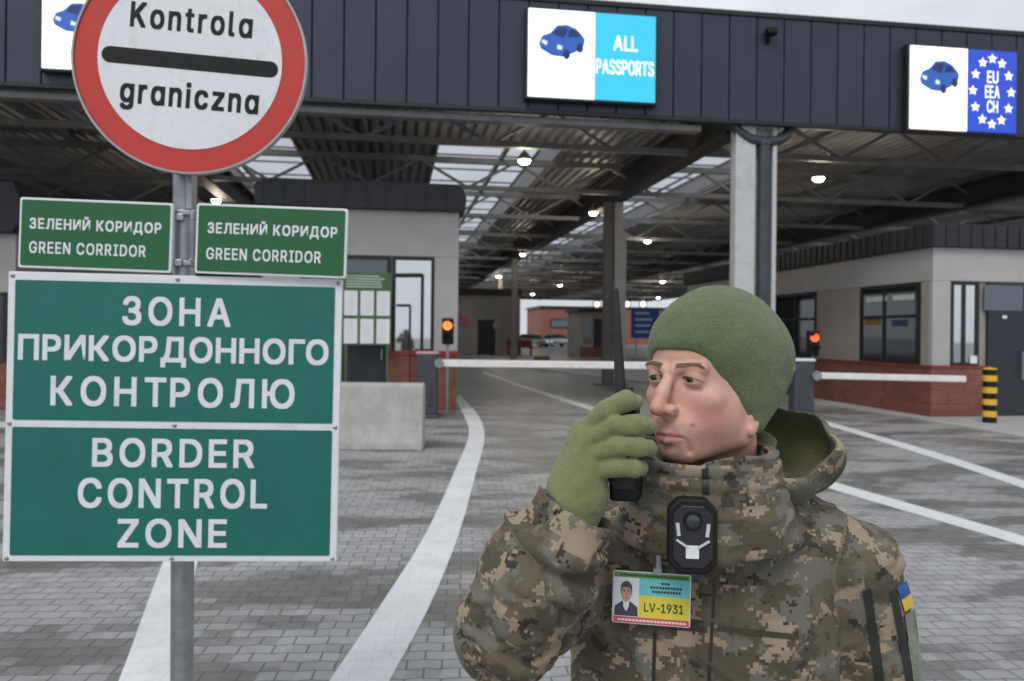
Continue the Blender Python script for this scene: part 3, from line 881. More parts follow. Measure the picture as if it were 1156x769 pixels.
# ------------------------------------------------------------------ striped bollard by the door
g = ground(1117, 477, .05); r = 7.3/FPX*g.y; H = at(1117, 417, g.y).z-.05
root = empty('bollard', (g.x, g.y, .05), 0, 'yellow and black striped bollard in front of the dark door', 'bollard')
mb = MB(); nb_ = 9
for k in range(nb_):
    z0, z1 = H*k/nb_, H*(k+1)/nb_
    mb.tube([(0,0,z0),(0,0,z1)], r if k % 2 else r*.985, 24, 0 if k % 2 == 0 else 1, cap=(k in (0, nb_-1)))
mb.build('post', [M['black'], M['yellow']], root, smooth=True)
mb = MB(); mb.tube([(0,0,H),(0,0,H+.02),(0,0,H+.035)], [r,r*.9,r*.3], 24); mb.build('cap', M['yellow'], root, smooth=True)

# ------------------------------------------------------------------ things far inside and beyond the terminal
def block(name, px0, px1, ytop, ybot, Y, depth, mat, lab, cat, extra=None, rz=YAW):
    a, b_ = at(px0, ytop, Y), at(px1, ytop, Y)
    z0 = at((px0+px1)/2, ybot, Y).z if ybot else 0
    z0 = 0 if z0 < .4 else z0
    root = empty(name, ((a.x+b_.x)/2, Y, z0), rz, lab, cat)
    return root, (b_.x-a.x)/2, a.z-z0
# beige hall at the left of the gap
root, hw, h = block('side_hall', 505, 588, 333, None, 60, 10, None, 'beige hall wall with a dark door, seen left of the gap', 'building')
mb = MB(); mb.box(-hw-14,hw,0,10,0,h); mb.box(-hw-14.1,hw+.1,-.1,10.1,h,h+.5,1); mb.build('wall', [M['tan_far'], M['roof_trim']], root)
mb = MB(); mb.box(-.45,.85,-.06,.02,0,2.6); mb.build('door', M['frame'], root)
mb = MB(); mb.box(-1.9,-1.2,-.05,.02,2.1,2.9); mb.build('notice', paint('pink_notice', (.5,.10,.16), .5), root)
mb = MB(); mb.tube([(.95,-.5,0),(.95,-.5,2.6)], .03, 8); mb.tube([(.95,-.56,2.2),(.95,-.5,2.2)], .34, 20); ob = mb.build('round_sign', M['clad_tan']); ob.matrix_world = root.matrix_basis.copy()
tag(ob, 'small round pale sign on a thin post by the hall door', 'sign')
# bench-like dark red trestle
mb = MB(); x = 1.6
mb.box(x,x+1.9,-1.6,-1.0,.55,.68); [mb.box(x+q,x+q+.1,-1.55,-1.05,0,.55) for q in (.05,.9,1.75)]; mb.box(x,x+1.9,-1.05,-1.0,.68,1.15)
ob = mb.build('bench', M['red_dark']); ob.matrix_world = root.matrix_basis.copy(); tag(ob, 'dark red bench against the beige hall wall', 'bench')
# brick building beyond the far end
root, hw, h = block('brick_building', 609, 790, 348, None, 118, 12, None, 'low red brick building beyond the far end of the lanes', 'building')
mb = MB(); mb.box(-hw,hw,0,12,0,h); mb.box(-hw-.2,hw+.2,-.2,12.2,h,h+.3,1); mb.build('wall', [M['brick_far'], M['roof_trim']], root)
for k, (u0, u1, z0, z1) in enumerate(((.06,.22,.45,.70),(.36,.50,.0,.62),(.58,.74,.30,.66),(.80,.94,.30,.66))):
    mb = MB(); mb.box(-hw+2*hw*u0,-hw+2*hw*u1,-.06,.02,h*z0,h*z1); f = mb.build('window', M['frame'], root)
    mb = MB(); mb.box(-hw+2*hw*u0+.15,-hw+2*hw*u1-.15,-.08,-.05,h*z0+.15,h*z1-.15); mb.build('pane', M['glass_blue'], f)
mb = MB(); q = h*.78; mb.box(-hw*.6,-hw*.25,-.12,-.04,q,q+.5); mb.build('sign_panel', M['paper'], root)
# long low orange counter before it
root, hw, h = block('orange_fence', 641, 681, 394, None, 70, .3, None, 'low orange board fence before the brick building', 'fence')
mb = MB(); mb.box(-hw,hw,0,.08,.25,h); mb.build('board', M['orange_wood'], root)
for q in (-hw,0,hw-.1):
    mb = MB(); mb.box(q,q+.1,.081,.18,0,h+.05); mb.build('post', M['frame'], root)
# blue information sign
root, hw, h = block('road_sign', 712, 745, 347, None, 58, .1, None, 'blue rectangular road sign under the canopy left of the green hat', 'sign')
zl = at(728, 382, 58).z
mb = MB(); mb.box(-hw,hw,0,.06,zl,h); mb.build('panel', M['blue_sign'], root, bevel=.02)
mb = MB()
for k in range(4): mb.box(-hw*.7,hw*(.3+.1*(k % 3)),-.012,-.002,zl+(h-zl)*(.18+.2*k),zl+(h-zl)*(.24+.2*k))
mb.build('lettering', M['sign_white'], root)
for q in (-hw*.6,hw*.6):
    mb = MB(); mb.tube([(q,.1,0),(q,.1,h-.1)], .05, 8); mb.build('post', M['galv'], root)
# low yellow and dark lane blocks
for px0, px1, yt, Y, mat, lab in ((601,622,402,38,'yellow','low dull yellow barrier block on the lane beyond the boom'), (626,645,410,40,'concrete','low grey concrete block on the lane, right of the yellow block')):
    a, b_ = at(px0, yt, Y), at(px1, yt, Y)
    mb = MB(); w2 = (b_.x-a.x)/2; mb.prism([(-w2,0),(w2,0),(w2,.12),(w2*.8,a.z),(-w2*.8,a.z),(-w2,.12)], 0, .5)
    ob = mb.build('lane_block', paint('dull_yellow', (.16,.12,.035), .6) if mat == 'yellow' else M['concrete'], bevel=.03)
    ob.location = ((a.x+b_.x)/2, Y, 0); tag(ob, lab, 'barrier block')
# small staffed kiosk deep inside the lanes
root, hw, h = block('lane_kiosk', 655, 683, 352, None, 56, 3, None, 'small dark kiosk deep in the lanes, left of the brown column', 'kiosk')
mb = MB(); mb.box(-hw,hw,0,4,0,h); mb.box(-hw-.2,hw+.2,-.2,4.2,h,h+.22,1); mb.build('wall', [M['clad_tan'], M['roof_trim']], root)
mb = MB(); mb.box(-hw*.75,-hw*.1,-.04,.02,.95,h*.85); mb.build('window', M['glass'], root)
mb = MB(); mb.box(hw*.1,hw*.75,-.04,.02,.05,h*.85); mb.build('door', M['frame'], root)
mb = MB(); mb.box(-hw-.02,hw+.02,-.06,.0,0,.7); mb.build('brick_base', M['brick'], root)
# bright lamps on the far exit side
M['far_lamp'] = emit('far_exit_lamp', (.9,.93,1.0), 1.6)
for px, lab in ((674,'round white exit lamp left of the brown column'),(708,'round white exit lamp above the left edge of the blue road sign'),(726,'round white exit lamp above the middle of the blue road sign')):
    p = at(px, 343.5, 96)
    root = empty('exit_lamp', (p.x, 96, p.z), 0, lab, 'lamp', 'white exit lamps at the far end')
    mb = MB(); mb.tube([(0,.05,0),(0,.2,0)], .5, 16); mb.bar((0,.15,.3),(0,.15,6.0-p.z), .08); mb.build('lamp_housing', M['steel_dark'], root)
    mb = MB(); mb.tube([(0,-.1,0),(0,.04,0)], [.26,.34], 20); mb.build('lamp_face', M['far_lamp'], root)

# parked cars
def make_car(loc, rz, paint_m, lab):
    root = empty('parked_car', loc, rz, lab, 'car', 'cars beyond the far end of the lanes')
    mb = MB()
    body = [(-2.1,.32),(2.1,.32),(2.2,.55),(2.12,.80),(1.2,.92),(.75,.96),(-1.35,.98),(-2.0,.95),(-2.18,.7)]
    mb.prism(body, -.86, .86); b_ = mb.build('body', paint_m, root, bevel=.07, smooth=True)
    mb = MB()
    lo = [(1.15,.9),(-1.75,.95)]; hi = [(.35,1.44),(-1.25,1.44)]
    vs = [(lo[0][0],-.80,lo[0][1]),(lo[0][0],.80,lo[0][1]),(lo[1][0],.80,lo[1][1]),(lo[1][0],-.80,lo[1][1]),
          (hi[0][0],-.62,hi[0][1]),(hi[0][0],.62,hi[0][1]),(hi[1][0],.62,hi[1][1]),(hi[1][0],-.62,hi[1][1])]
    mb.add(vs, [(0,3,2,1),(4,5,6,7),(0,1,5,4),(1,2,6,5),(2,3,7,6),(3,0,4,7)])
    mb.build('window', M['glass_blue'], root, bevel=.04)
    mb = MB(); mb.add([(.42,-.6,1.44),(.42,.6,1.44),(-1.3,.6,1.44),(-1.3,-.6,1.44),(.3,-.55,1.49),(.3,.55,1.49),(-1.2,.55,1.49),(-1.2,-.55,1.49)],
                      [(0,3,2,1),(4,5,6,7),(0,1,5,4),(1,2,6,5),(2,3,7,6),(3,0,4,7)]); mb.build('roof', paint_m, root)
    for x in (-1.3, 1.32):
        for y in (-.8, .8):
            mb = MB(); mb.tube([(x,y-.1,.32),(x,y+.1,.32)], .32, 20); wh = mb.build('wheel', M['rubber'], root)
            mb = MB(); s = -1 if y < 0 else 1; mb.tube([(x,y+s*.09,.32),(x,y+s*.115,.32)], .2, 14); mb.build('rim', M['galv'], wh)
    for y in (-.62, .62):
        mb = MB(); mb.box(2.06,2.2,y-.18,y+.18,.6,.76); mb.build('headlight', M['led_grey'], root, bevel=.02)
        mb = MB(); mb.box(-2.19,-2.05,y-.16,y+.16,.7,.88); mb.build('tail_light', M['red_dark'], root, bevel=.02)
cp = paint('silver_car_paint', (.50,.53,.56), .3, .5); cd = paint('dark_car_paint', (.05,.055,.065), .3, .3)
for px, Y, rz, mt, lab in ((629,98,R(35),cp,'silver car parked before the brick building, beyond the lanes'),(602,94,R(-30),cp,'silver car at the far left of the white gap'),(757,84,R(80),cp,'pale car mostly behind the green hat, right of the blue sign')):
    p = at(px, 400, Y); make_car((p.x, Y, 0), rz, mt, lab)
# ------------------------------------------------------------------ the sign post and its plates
YS = 2.85
kS = YS/FPX
post_b, post_t = at(205.5, 769, YS+.05), at(208.5, 170, YS+.05)
root = empty('sign_post', (post_b.x, YS+.05, 0), 0, 'round grey galvanised post carrying the border signs', 'post')
dxp = (post_t.x-post_b.x)/(post_t.z-post_b.z)
pr = 12.6*kS
mb = MB(); zt_ = at(210,20,YS).z
mb.tube([(-dxp*post_b.z,0,-.05),(dxp*(zt_-post_b.z),0,zt_)], pr, 28); mb.build('tube', M['galv'], root, smooth=True)
mb = MB(); mb.tube([(-dxp*post_b.z,0,0),(-dxp*post_b.z,0,.012)], .12, 24); mb.build('base_plate', M['galv'], root)
for py in (240, 297):
    mb = MB(); z = at(208,py,YS).z; x = dxp*(z-post_b.z)
    mb.tube([(x,0,z-.012),(x,0,z+.012)], pr+.006, 28)
    mb.box(x-19*kS,x+19*kS,-pr-.014,-pr-.004,z-.008,z+.008)
    for s in (-1,1): mb.tube([(x+s*16*kS,-pr-.022,z),(x+s*16*kS,-pr-.012,z)], .008, 8)
    mb.build('clamp', M['galv'], root, bevel=.002)
mb = MB(); x = dxp*(at(208,212,YS).z-post_b.z); mb.box(x+pr*.55,x+pr*.55+.022,-pr-.004,pr*.2,at(208,236,YS).z,at(208,180,YS).z); mb.build('bracket_rail', M['galv'], root, bevel=.003)

def plate(name, cx, cy, yaw, slope, lab, Y=YS):
    c = at(cx, cy, Y)
    r = empty(name, c, 0, lab, 'sign'); r.rotation_euler = (0, slope - ROLL, yaw)
    def L(px, py):
        dx, dy = px-cx, py-cy
        ca, sa = math.cos(slope), math.sin(slope)
        return ((dx*ca+dy*sa)*Y/FPX, -(-dx*sa+dy*ca)*Y/FPX)
    return r, L

def rounded(x0, x1, z0, z1, r, n=6):
    P = []
    for cx, cz, a in ((x1-r,z0+r,-90),(x1-r,z1-r,0),(x0+r,z1-r,90),(x0+r,z0+r,180)):
        P += [(cx+r*math.cos(R(a+90*k/n)), cz+r*math.sin(R(a+90*k/n))) for k in range(n+1)]
    return P

def screws(mb, pts, y=-.0045):
    for x, z in pts: mb.tube([(x,y,z),(x,y-.004,z),(x,y-.006,z)], [.0075,.007,.003], 10)

# round prohibition plate
SR = R(4.0)
r, L = plate('round_sign', 215.5, 68, R(5), SR, 'round white sign with red ring reading Kontrola graniczna', YS-.065)
Rp = 127*(YS-.065)/FPX
mb = MB(); mb.prism(disc_poly(0,0,Rp,96), 0, .004); mb.prism(disc_poly(0,0,Rp,96), .004, .022, 1)
mb.build('plate', [M['sign_red'], M['sign_back']], r, bevel=.0015)
mb = MB(); n = 96
o = disc_poly(0,0,Rp+.006,n); i_ = disc_poly(0,0,Rp-.001,n)
vs = [(x,-.006,z) for x,z in o]+[(x,-.006,z) for x,z in i_]+[(x,.026,z) for x,z in o]+[(x,.026,z) for x,z in i_]
fs = []
for k in range(n):
    j = (k+1)%n; fs += [(k,j,n+j,n+k),(2*n+j,2*n+k,3*n+k,3*n+j),(j,k,2*n+k,2*n+j),(n+k,n+j,3*n+j,3*n+k)]
mb.add(vs, fs); mb.build('rim', M['sign_back'], r)
mb = MB(); flat(mb, disc_poly(0,0,Rp*.795,96), -.002); mb.build('face', M['sign_white'], r)
mb = MB(); k = (YS-.065)/FPX
bx0, bz = L(119, 63.5); bx1, _ = L(312, 77); h = 9.3*k
flat(mb, rounded(bx0, bx1, -h+ (bz+L(312,77)[1])/2, h+(bz+L(312,77)[1])/2, h*.98, 10), -.0026)
mb.build('black_bar', M['sign_black'], r)
mb = MB()
def line(s, c, w, h, bold, space=1.0, rr=None, LL=None, font='plain'):
    x, z = LL(*c); w *= rr; h *= rr
    put_text(mb, s, (x-w/2, x+w/2, z-h/2, z+h/2), -.0026, bold, space, font=font)
line('Kontrol\u0251', (217,23), 134, 29, .034, 1.6, k, L)
line('\u0261r\u0251niczn\u0251', (214.5,112), 152, 37, .028, 1.6, k, L)
mb.build('lettering', M['sign_black'], r)

# two green corridor plates
def corridor(cx, cy, w, h, lab, txt0, txt1, yaw):
    r, L = plate('corridor_sign', cx, cy, R(yaw), R(1.95), lab, YS-.05)
    k = (YS-.05)/FPX
    mb = MB(); mb.prism(rounded(-w*k/2,w*k/2,-h*k/2,h*k/2,.008), 0, .02); mb.build('plate', M['sign_white'], r, bevel=.002)
    mb2 = MB(); e = 2.6*k
    flat(mb2, rounded(-w*k/2+e,w*k/2-e,-h*k/2+e,h*k/2-e,.006), -.002); mb2.build('face', M['sign_green_small'], r)
    mb3 = MB()
    for s, (px, py, tw, th) in (('ЗЕЛЕНИЙ КОРИДОР', txt0), ('GREEN CORRIDOR', txt1)):
        x, z = L(px, py); put_text(mb3, s, (x-tw*k/2,x+tw*k/2,z-th*k/2,z+th*k/2), -.0026, .026, 1.5)
    mb3.build('lettering', M['sign_white'], r)
    s = 1 if cx < 208 else -1
    for f in (-.34,.32):
        mb4 = MB(); mb4.box(s*w*k/2-.02,s*w*k/2+s*.028,.021,.045,h*k*f-.012,h*k*f+.012)
        mb4.build('bracket', M['galv'], r, bevel=.003)
corridor(108.2, 265.5, 168.5, 79, 'green corridor sign with white border, left of the post', (108.5,254.5,145,18), (99.5,281.5,128,13.5), 3)
corridor(306.5, 272, 169, 79, 'green corridor sign with white border, right of the post', (308,259.5,145,18), (298,288.5,128,13.5), 2)

# big border control board
r, L = plate('border_sign', 197.3, 472.5, R(4), R(1.2), 'big teal board in a white frame reading BORDER CONTROL ZONE', YS-.05)
k = (YS-.05)/FPX
W2, H2 = 183.5*k, 161.5*k
mb = MB(); mb.prism(rounded(-W2,W2,-H2,H2,.006), 0, .024); pl = mb.build('plate', M['sign_white'], r, bevel=.002)
mid = L(196.5, 480)[1]; e = 9.2*k
for nm, z0, z1 in (('upper_face', mid+4*k, H2-e), ('lower_face', -H2+e*.75, mid-4*k)):
    mb = MB(); flat(mb, rounded(-W2+e*.85,W2-e*.85,z0,z1,.006), -.002); mb.build(nm, M['sign_green'], r)
mb = MB()
for s, c, w, h, sp in (('ЗОНА',(200,352),119,33,1.8),('ПРИКОРДОННОГО',(198.2,397.5),341,35,1.1),('КОНТРОЛЮ',(196.5,443),268,34,1.9),
                   ('BORDER',(196.5,511.5),178,33,1.6),('CONTROL',(196,557),208,34,1.6),('ZONE',(195,602),120,33,1.6)):
    line(s, c, w, h, .030, sp, k, L)
mb.build('lettering', M['sign_white'], r)
mb = MB(); a = W2-.014; screws(mb, [(-a,H2-.014),(0,H2-.014),(a,H2-.014),(-a,mid),(0,mid),(a,mid),(-a,-H2+.011),(0,-H2+.011),(a,-H2+.011)], 0); mb.build('screw', M['galv'], r)
mb = MB(); mb.box(-W2*.8,W2*.8,.025,.05,.13,.17); mb.box(-W2*.8,W2*.8,.025,.05,-.17,-.13); mb.build('back_rail', M['galv'], r)
# ------------------------------------------------------------------ person: surfaces grown from distance fields
def snets(xs, ys, zs, F):
    """surface nets on a rectilinear grid; F < 0 is inside"""
    ins = F < 0
    nx, ny, nz = F.shape
    cnt = np.zeros((nx-1, ny-1, nz-1), np.int8)
    for a in (0,1):
        for b in (0,1):
            for c in (0,1): cnt += ins[a:nx-1+a, b:ny-1+b, c:nz-1+c]
    act = (cnt > 0) & (cnt < 8)
    I = np.argwhere(act); i, j, k = I.T
    idx = -np.ones(act.shape, np.int64); idx[i,j,k] = np.arange(len(I))
    acc = np.zeros((len(I),3)); num = np.zeros(len(I))
    crd = (xs, ys, zs)
    cor = [(a,b,c) for a in (0,1) for b in (0,1) for c in (0,1)]
    val = {q: F[i+q[0], j+q[1], k+q[2]].astype(float) for q in cor}
    pos = {q: np.stack([xs[i+q[0]], ys[j+q[1]], zs[k+q[2]]], 1) for q in cor}
    for q in cor:
        for ax in range(3):
            if q[ax]: continue
            q2 = tuple(1 if t == ax else q[t] for t in range(3))
            a, b = val[q], val[q2]; m = (a < 0) != (b < 0)
            t = np.where(m, a/np.where(m, a-b, 1), 0)
            acc += np.where(m[:,None], pos[q]+(pos[q2]-pos[q])*t[:,None], 0); num += m
    V = acc/num[:,None]
    faces = []
    for ax in range(3):
        o1, o2 = [(1,2),(2,0),(0,1)][ax]
        sl0 = [slice(1,-1)]*3; sl1 = [slice(1,-1)]*3
        sl0[ax] = slice(0,-1); sl1[ax] = slice(1,None)
        a, b = ins[tuple(sl0)], ins[tuple(sl1)]
        E = np.argwhere(a != b); flip = b[tuple(E.T)]
        base = E + 1; base[:,ax] -= 1
        def cell(d1, d2):
            q = base.copy(); q[:,o1] += d1; q[:,o2] += d2
            return idx[q[:,0], q[:,1], q[:,2]]
        Q = np.stack([cell(-1,-1), cell(0,-1), cell(0,0), cell(-1,0)], 1)
        Q[flip] = Q[flip][:, ::-1]
        faces.append(Q)
    Q = np.concatenate(faces); Q = Q[(Q >= 0).all(1)]
    return V, Q

def relax(V, Q, n=2, lam=.5):
    e = np.concatenate([Q[:,[0,1]],Q[:,[1,2]],Q[:,[2,3]],Q[:,[3,0]]]); e = np.concatenate([e, e[:,::-1]])
    for _ in range(n):
        s = np.zeros_like(V); c = np.zeros(len(V))
        for d in range(3): s[:,d] = np.bincount(e[:,0], V[e[:,1],d], len(V))
        c = np.bincount(e[:,0], minlength=len(V))
        V = V + lam*(s/np.maximum(c,1)[:,None]-V)
    return V

def normals(V, Q):
    n = np.cross(V[Q[:,2]]-V[Q[:,0]], V[Q[:,3]]-V[Q[:,1]])
    o = np.zeros_like(V)
    for c in range(4):
        for d in range(3): o[:,d] += np.bincount(Q[:,c], n[:,d], len(V))
    return o/np.maximum(np.linalg.norm(o,axis=1),1e-9)[:,None]

def to_mesh(name, V, Q, mats, parent=None, mi=None, origin=(0,0,0)):
    me = bpy.data.meshes.new(name)
    V = V - np.array(origin)
    me.vertices.add(len(V)); me.vertices.foreach_set('co', V.astype(np.float32).ravel())
    me.loops.add(Q.size); me.loops.foreach_set('vertex_index', Q.astype(np.int32).ravel())
    me.polygons.add(len(Q)); me.polygons.foreach_set('loop_start', (np.arange(len(Q))*4).astype(np.int32))
    for m in (mats if isinstance(mats,(list,tuple)) else [mats]): me.materials.append(m)
    if mi is not None: me.polygons.foreach_set('material_index', mi.astype(np.int32))
    me.update(calc_edges=True); me.validate(); me.shade_smooth()
    ob = bpy.data.objects.new(name, me); COL.objects.link(ob)
    if parent: ob.parent = parent
    return ob

_rng = np.random.RandomState(5); _T = _rng.rand(64,64,64).astype(np.float32)*2-1
def vnoise(P):
    f = np.floor(P).astype(int); t = P-f; t = t*t*(3-2*t); o = 0
    for a in (0,1):
        for b in (0,1):
            for c in (0,1):
                w = (t[:,0] if a else 1-t[:,0])*(t[:,1] if b else 1-t[:,1])*(t[:,2] if c else 1-t[:,2])
                o = o + w*_T[(f[:,0]+a)%64,(f[:,1]+b)%64,(f[:,2]+c)%64]
    return o

def grid(xs, ys, zs): return np.meshgrid(xs.astype(np.float32), ys.astype(np.float32), zs.astype(np.float32), indexing='ij')
def smin(a, b, k): h = np.clip(.5+.5*(b-a)/k, 0, 1); return b+(a-b)*h-k*h*(1-h)
def smax(a, b, k): return -smin(-a, -b, k)
def ell(P, c, r):
    x, y, z = P[0]-c[0], P[1]-c[1], P[2]-c[2]
    k0 = np.sqrt((x/r[0])**2+(y/r[1])**2+(z/r[2])**2); k1 = np.sqrt((x/r[0]**2)**2+(y/r[1]**2)**2+(z/r[2]**2)**2)
    return k0*(k0-1)/np.maximum(k1,1e-6)
def cap(P, a, b, ra, rb=None):
    rb = ra if rb is None else rb
    a = np.array(a,float); b = np.array(b,float); d = b-a; L = max((d*d).sum(),1e-12)
    h = np.clip(((P[0]-a[0])*d[0]+(P[1]-a[1])*d[1]+(P[2]-a[2])*d[2])/L, 0, 1)
    return np.sqrt((P[0]-a[0]-d[0]*h)**2+(P[1]-a[1]-d[1]*h)**2+(P[2]-a[2]-d[2]*h)**2)-(ra+(rb-ra)*h)
def chain(P, pts, rs, k=.01):
    o = None
    for i in range(len(pts)-1):
        c = cap(P, pts[i], pts[i+1], rs[i], rs[i+1]); o = c if o is None else smin(o, c, k)
    return o
def A(px, py, Y): return np.array(at(px, py, Y)[:])

# --- where the head is and which way it looks
TH = R(48); HS = 1.03
Lh = np.array([math.cos(TH), -math.sin(TH), 0]); Fh = np.array([-math.sin(TH), -math.cos(TH), 0])
E = A(759, 427, 1.15)
def H(l, f, z): return E + HS*.001*(l*Lh + f*Fh + np.array([0,0,z]))
def hl(P):
    x, y, z = P[0]-E[0], P[1]-E[1], P[2]-E[2]; s = 1000/HS
    return ((x*Lh[0]+y*Lh[1])*s, (x*Fh[0]+y*Fh[1])*s, z*s)
BY = R(8)
Lb = np.array([math.cos(BY), -math.sin(BY), 0]); Fb = np.array([-math.sin(BY), -math.cos(BY), 0])
BC = A(792, 600, 1.30)[:2]                       # torso axis
def tb(P): x, y = P[0]-BC[0], P[1]-BC[1]; return x*Lb[0]+y*Lb[1], x*Fb[0]+y*Fb[1]

# joints, from the photograph
SLs, ELb, WLb = A(964,640,1.265), A(996,855,1.285), A(992,1000,1.22)
SRs, ERb, WRb = A(655,625,1.31), A(572,712,1.10), A(647,580,1.09)
NB = np.array([BC[0]+.03, BC[1]-.005, 1.45])

def head_field(q):
    """head in millimetres: l to his left, f forward, z up, origin between the eyes"""
    l = np.abs(q[0]); S = (l, q[1], q[2]); k = 1
    d = ell(q, (0,-92,32), (75,97,90))
    d = smin(d, ell(q, (0,-54,-30), (58,57,62)), 22)                       # mid face
    d = smin(d, ell(q, (0,-40,-72), (43,46,40)), 20)                       # lower face
    d = smin(d, cap(S, (55,-84,-82), (19,-17,-104), 15, 14), 16)           # jaw
    d = smin(d, ell(q, (0,-12,-104), (21,17,15)), 12)                      # chin
    d = smin(d, ell(S, (42,-26,-27), (19,16,14)), 18)                      # cheek bones
    d = smin(d, ell(S, (37,-50,-56), (23,29,32)), 24)                      # full cheeks
    d = smin(d, ell(q, (0,-14,-76), (30,24,26)), 20)                       # muzzle
    d = smin(d, cap(S, (8,3.5,11.5), (43,-9.5,14.5), 9, 8.5), 6)                    # brow ridge
    d = smax(d, -ell(S, (31,10,-1), (17,19,13)), 10)                        # eye sockets
    # lids over the eyeball
    lid = ell(S, (31,-9.5,-.5), (15.0,13.5,13.0))
    d = smin(d, lid, 7)
    upper = 2.5-((l-28)/15)**2*4.0-(l-31)*.05; lower = -4.0+((l-31)/15)**2*3.6
    z = q[2]; slit = np.maximum(z-upper, lower-z)
    slit = np.maximum(slit, np.abs(l-31)-15.5); slit = np.maximum(slit, -6-q[1])
    d = smax(d, -slit, 1.2)
    # nose
    n = cap(q, (0,4,6), (0,23,-20), 8.0, 8.5)
    n = smin(n, cap(q, (0,21,-18), (0,36,-40), 8.5, 9.6), 7)
    n = smin(n, ell(S, (12,17,-43), (8,12,8.5)), 9)
    n = smin(n, cap(q, (0,30,-45), (0,10,-52), 5.5, 5), 5)
    d = smin(d, n, 7)
    d = smax(d, -ell(S, (7.5,22,-52), (3.8,6.5,4)), 3)                     # nostrils
    # mouth
    d = smin(d, cap(S, (0,12.5,-74.5), (20,2,-80), 4.6, 2.6), 4)
    d = smin(d, cap(S, (0,12.0,-87.5), (18,2.5,-84), 5.8, 3.0), 4)
    d = smax(d, -cap(S, (0,19,-80.5), (24,4,-81.5), 1.9, 1.3), 2.6)
    d = smax(d, -cap(q, (-14,14,-97), (14,14,-97), 4), 8)
    d = smax(d, -cap(q, (0,20,-62), (0,17,-70), 2.6), 5)
    d = smax(d, -cap(S, (19,17,-47), (30,6,-77), 3.0), 6)
    d = smax(d, -cap(S, (19,6,-13), (40,-7,-15), 1.3), 5)                   # under the eyes
    d = smax(d, -cap(S, (26,2,-86), (27,-4,-100), 1.5), 7)                   # beside the mouth                  # nasolabial fold
    d = smin(d, ell(S, (54,-84,-46), (16,30,38)), 22)
    # ears
    e = ell(S, (73,-90,-60), (6,14,18)); e = smax(e, -ell(S, (80,-86,-56), (4,8,10)), 3)
    e = smin(e, ell(S, (75,-82,-72), (6,8,9)), 5)
    d = smin(d, e, 4)
    return d

def body_field(P):
    d = cap(P, (BC[0],BC[1],1.0), (BC[0],BC[1],1.33), .12, .12)
    d = smin(d, cap(P, H(0,-96,-30), NB+[0,.0,-.06], .061, .066), .03)
    for S_, E_, W_ in ((SLs,ELb,WLb),(SRs,ERb,WRb)):
        d = smin(d, cap(P, [BC[0],BC[1],1.36], S_, .06, .05), .03)
        d = smin(d, cap(P, S_, E_, .047, .038), .02); d = smin(d, cap(P, E_, W_, .037, .028), .02)
    for s in (-1,1):
        h = np.array([BC[0],BC[1],.93])+Lb*s*.095; kn = np.array([BC[0],BC[1],.50])+Lb*s*.11+Fb*.01; an = np.array([BC[0],BC[1],.09])+Lb*s*.125-Fb*.02
        d = smin(d, cap(P, h, kn, .078, .052), .03); d = smin(d, cap(P, kn, an, .05, .035), .02)
        d = smin(d, cap(P, an-[0,0,.045], an-[0,0,.05]+Fb*.15, .034, .028), .02)
    return d

hc = H(0,-70,0)
def span(lo, hi, f0, f1, fine, coarse):
    return np.concatenate([np.arange(lo, f0, coarse), np.arange(f0, f1, fine), np.arange(f1+coarse*.5, hi+coarse, coarse)])
r_ = .135
xs = span(-.16, .80, hc[0]-r_, hc[0]+r_, .0017, .014); ys = span(.96, 1.56, hc[1]-r_, hc[1]+r_, .0017, .014)
zs = span(-.02, H(0,0,135)[2]+.02, H(0,0,-122)[2], H(0,0,130)[2], .0017, .014)
P = grid(xs, ys, zs)
D = body_field(P).astype(np.float32)
i0, i1 = np.searchsorted(xs, [hc[0]-r_-.03, hc[0]+r_+.03]); j0, j1 = np.searchsorted(ys, [hc[1]-r_-.03, hc[1]+r_+.03]); k0 = np.searchsorted(zs, H(0,0,-140)[2])
sub = (slice(i0,i1), slice(j0,j1), slice(k0,None))
Ps = [p[sub] for p in P]
hd = head_field(hl(Ps))*(HS*.001)
D[sub] = smin(D[sub], hd, .028)
V, Q = snets(xs, ys, zs, D); V = relax(V, Q, 1, .35)
# skin colour: redder nose, cheeks and lips, brows, faint stubble, a mole, painted lid shade
q = hl((V[:,0],V[:,1],V[:,2])); l, f, z = q; al = np.abs(l)
sk = np.tile(np.array([.63,.37,.29]), (len(V),1))
def blend(c, w):
    global sk
    w = np.clip(w,0,1)[:,None]; sk = sk*(1-w)+np.array(c)*w
g = lambda c, s: np.exp(-(((al-c[0])/s[0])**2+((f-c[1])/s[1])**2+((z-c[2])/s[2])**2))
n1 = vnoise(np.stack([l,f,z],1)/9.0); n2 = vnoise(np.stack([l,f,z],1)/3.0)
blend((.60,.21,.165), g((44,-32,-54),(24,32,24))*.72*(1+.55*n1+.25*n2))
blend((.60,.25,.20), g((0,32,-40),(18,18,17))*.85)
blend((.46,.30,.25), np.clip((-58-z)/20,0,1)*np.clip((f+75)/20,0,1)*(.38+.25*n2)*(z > -135))
lip = np.clip(1.2-np.abs(z+81-np.where(z>-80.5,1,-1)*3.2)/5.0,0,1)*np.clip((24-al)/4,0,1)*np.clip((f-1)/4,0,1)*((z<-71)&(z>-94))
blend((.42,.15,.13), lip*.85)
bl = 20.5+np.clip((al-20)*.10,-1,2.2)-np.clip((al-34)/9,0,2)**2*2.0
brow = np.clip(1.5-np.abs(z-bl+2.5)/4.2,0,1)*np.clip((al-10)/4,0,1)*np.clip((49-al)/5,0,1)*(f>-40)
blend((.15,.08,.045), brow*(.30+.25*n2))
blend((.30,.145,.11), g((31,4,5.5),(14,10,2.2))*.55)  # upper lids darkened in the colour to deepen the eye sockets
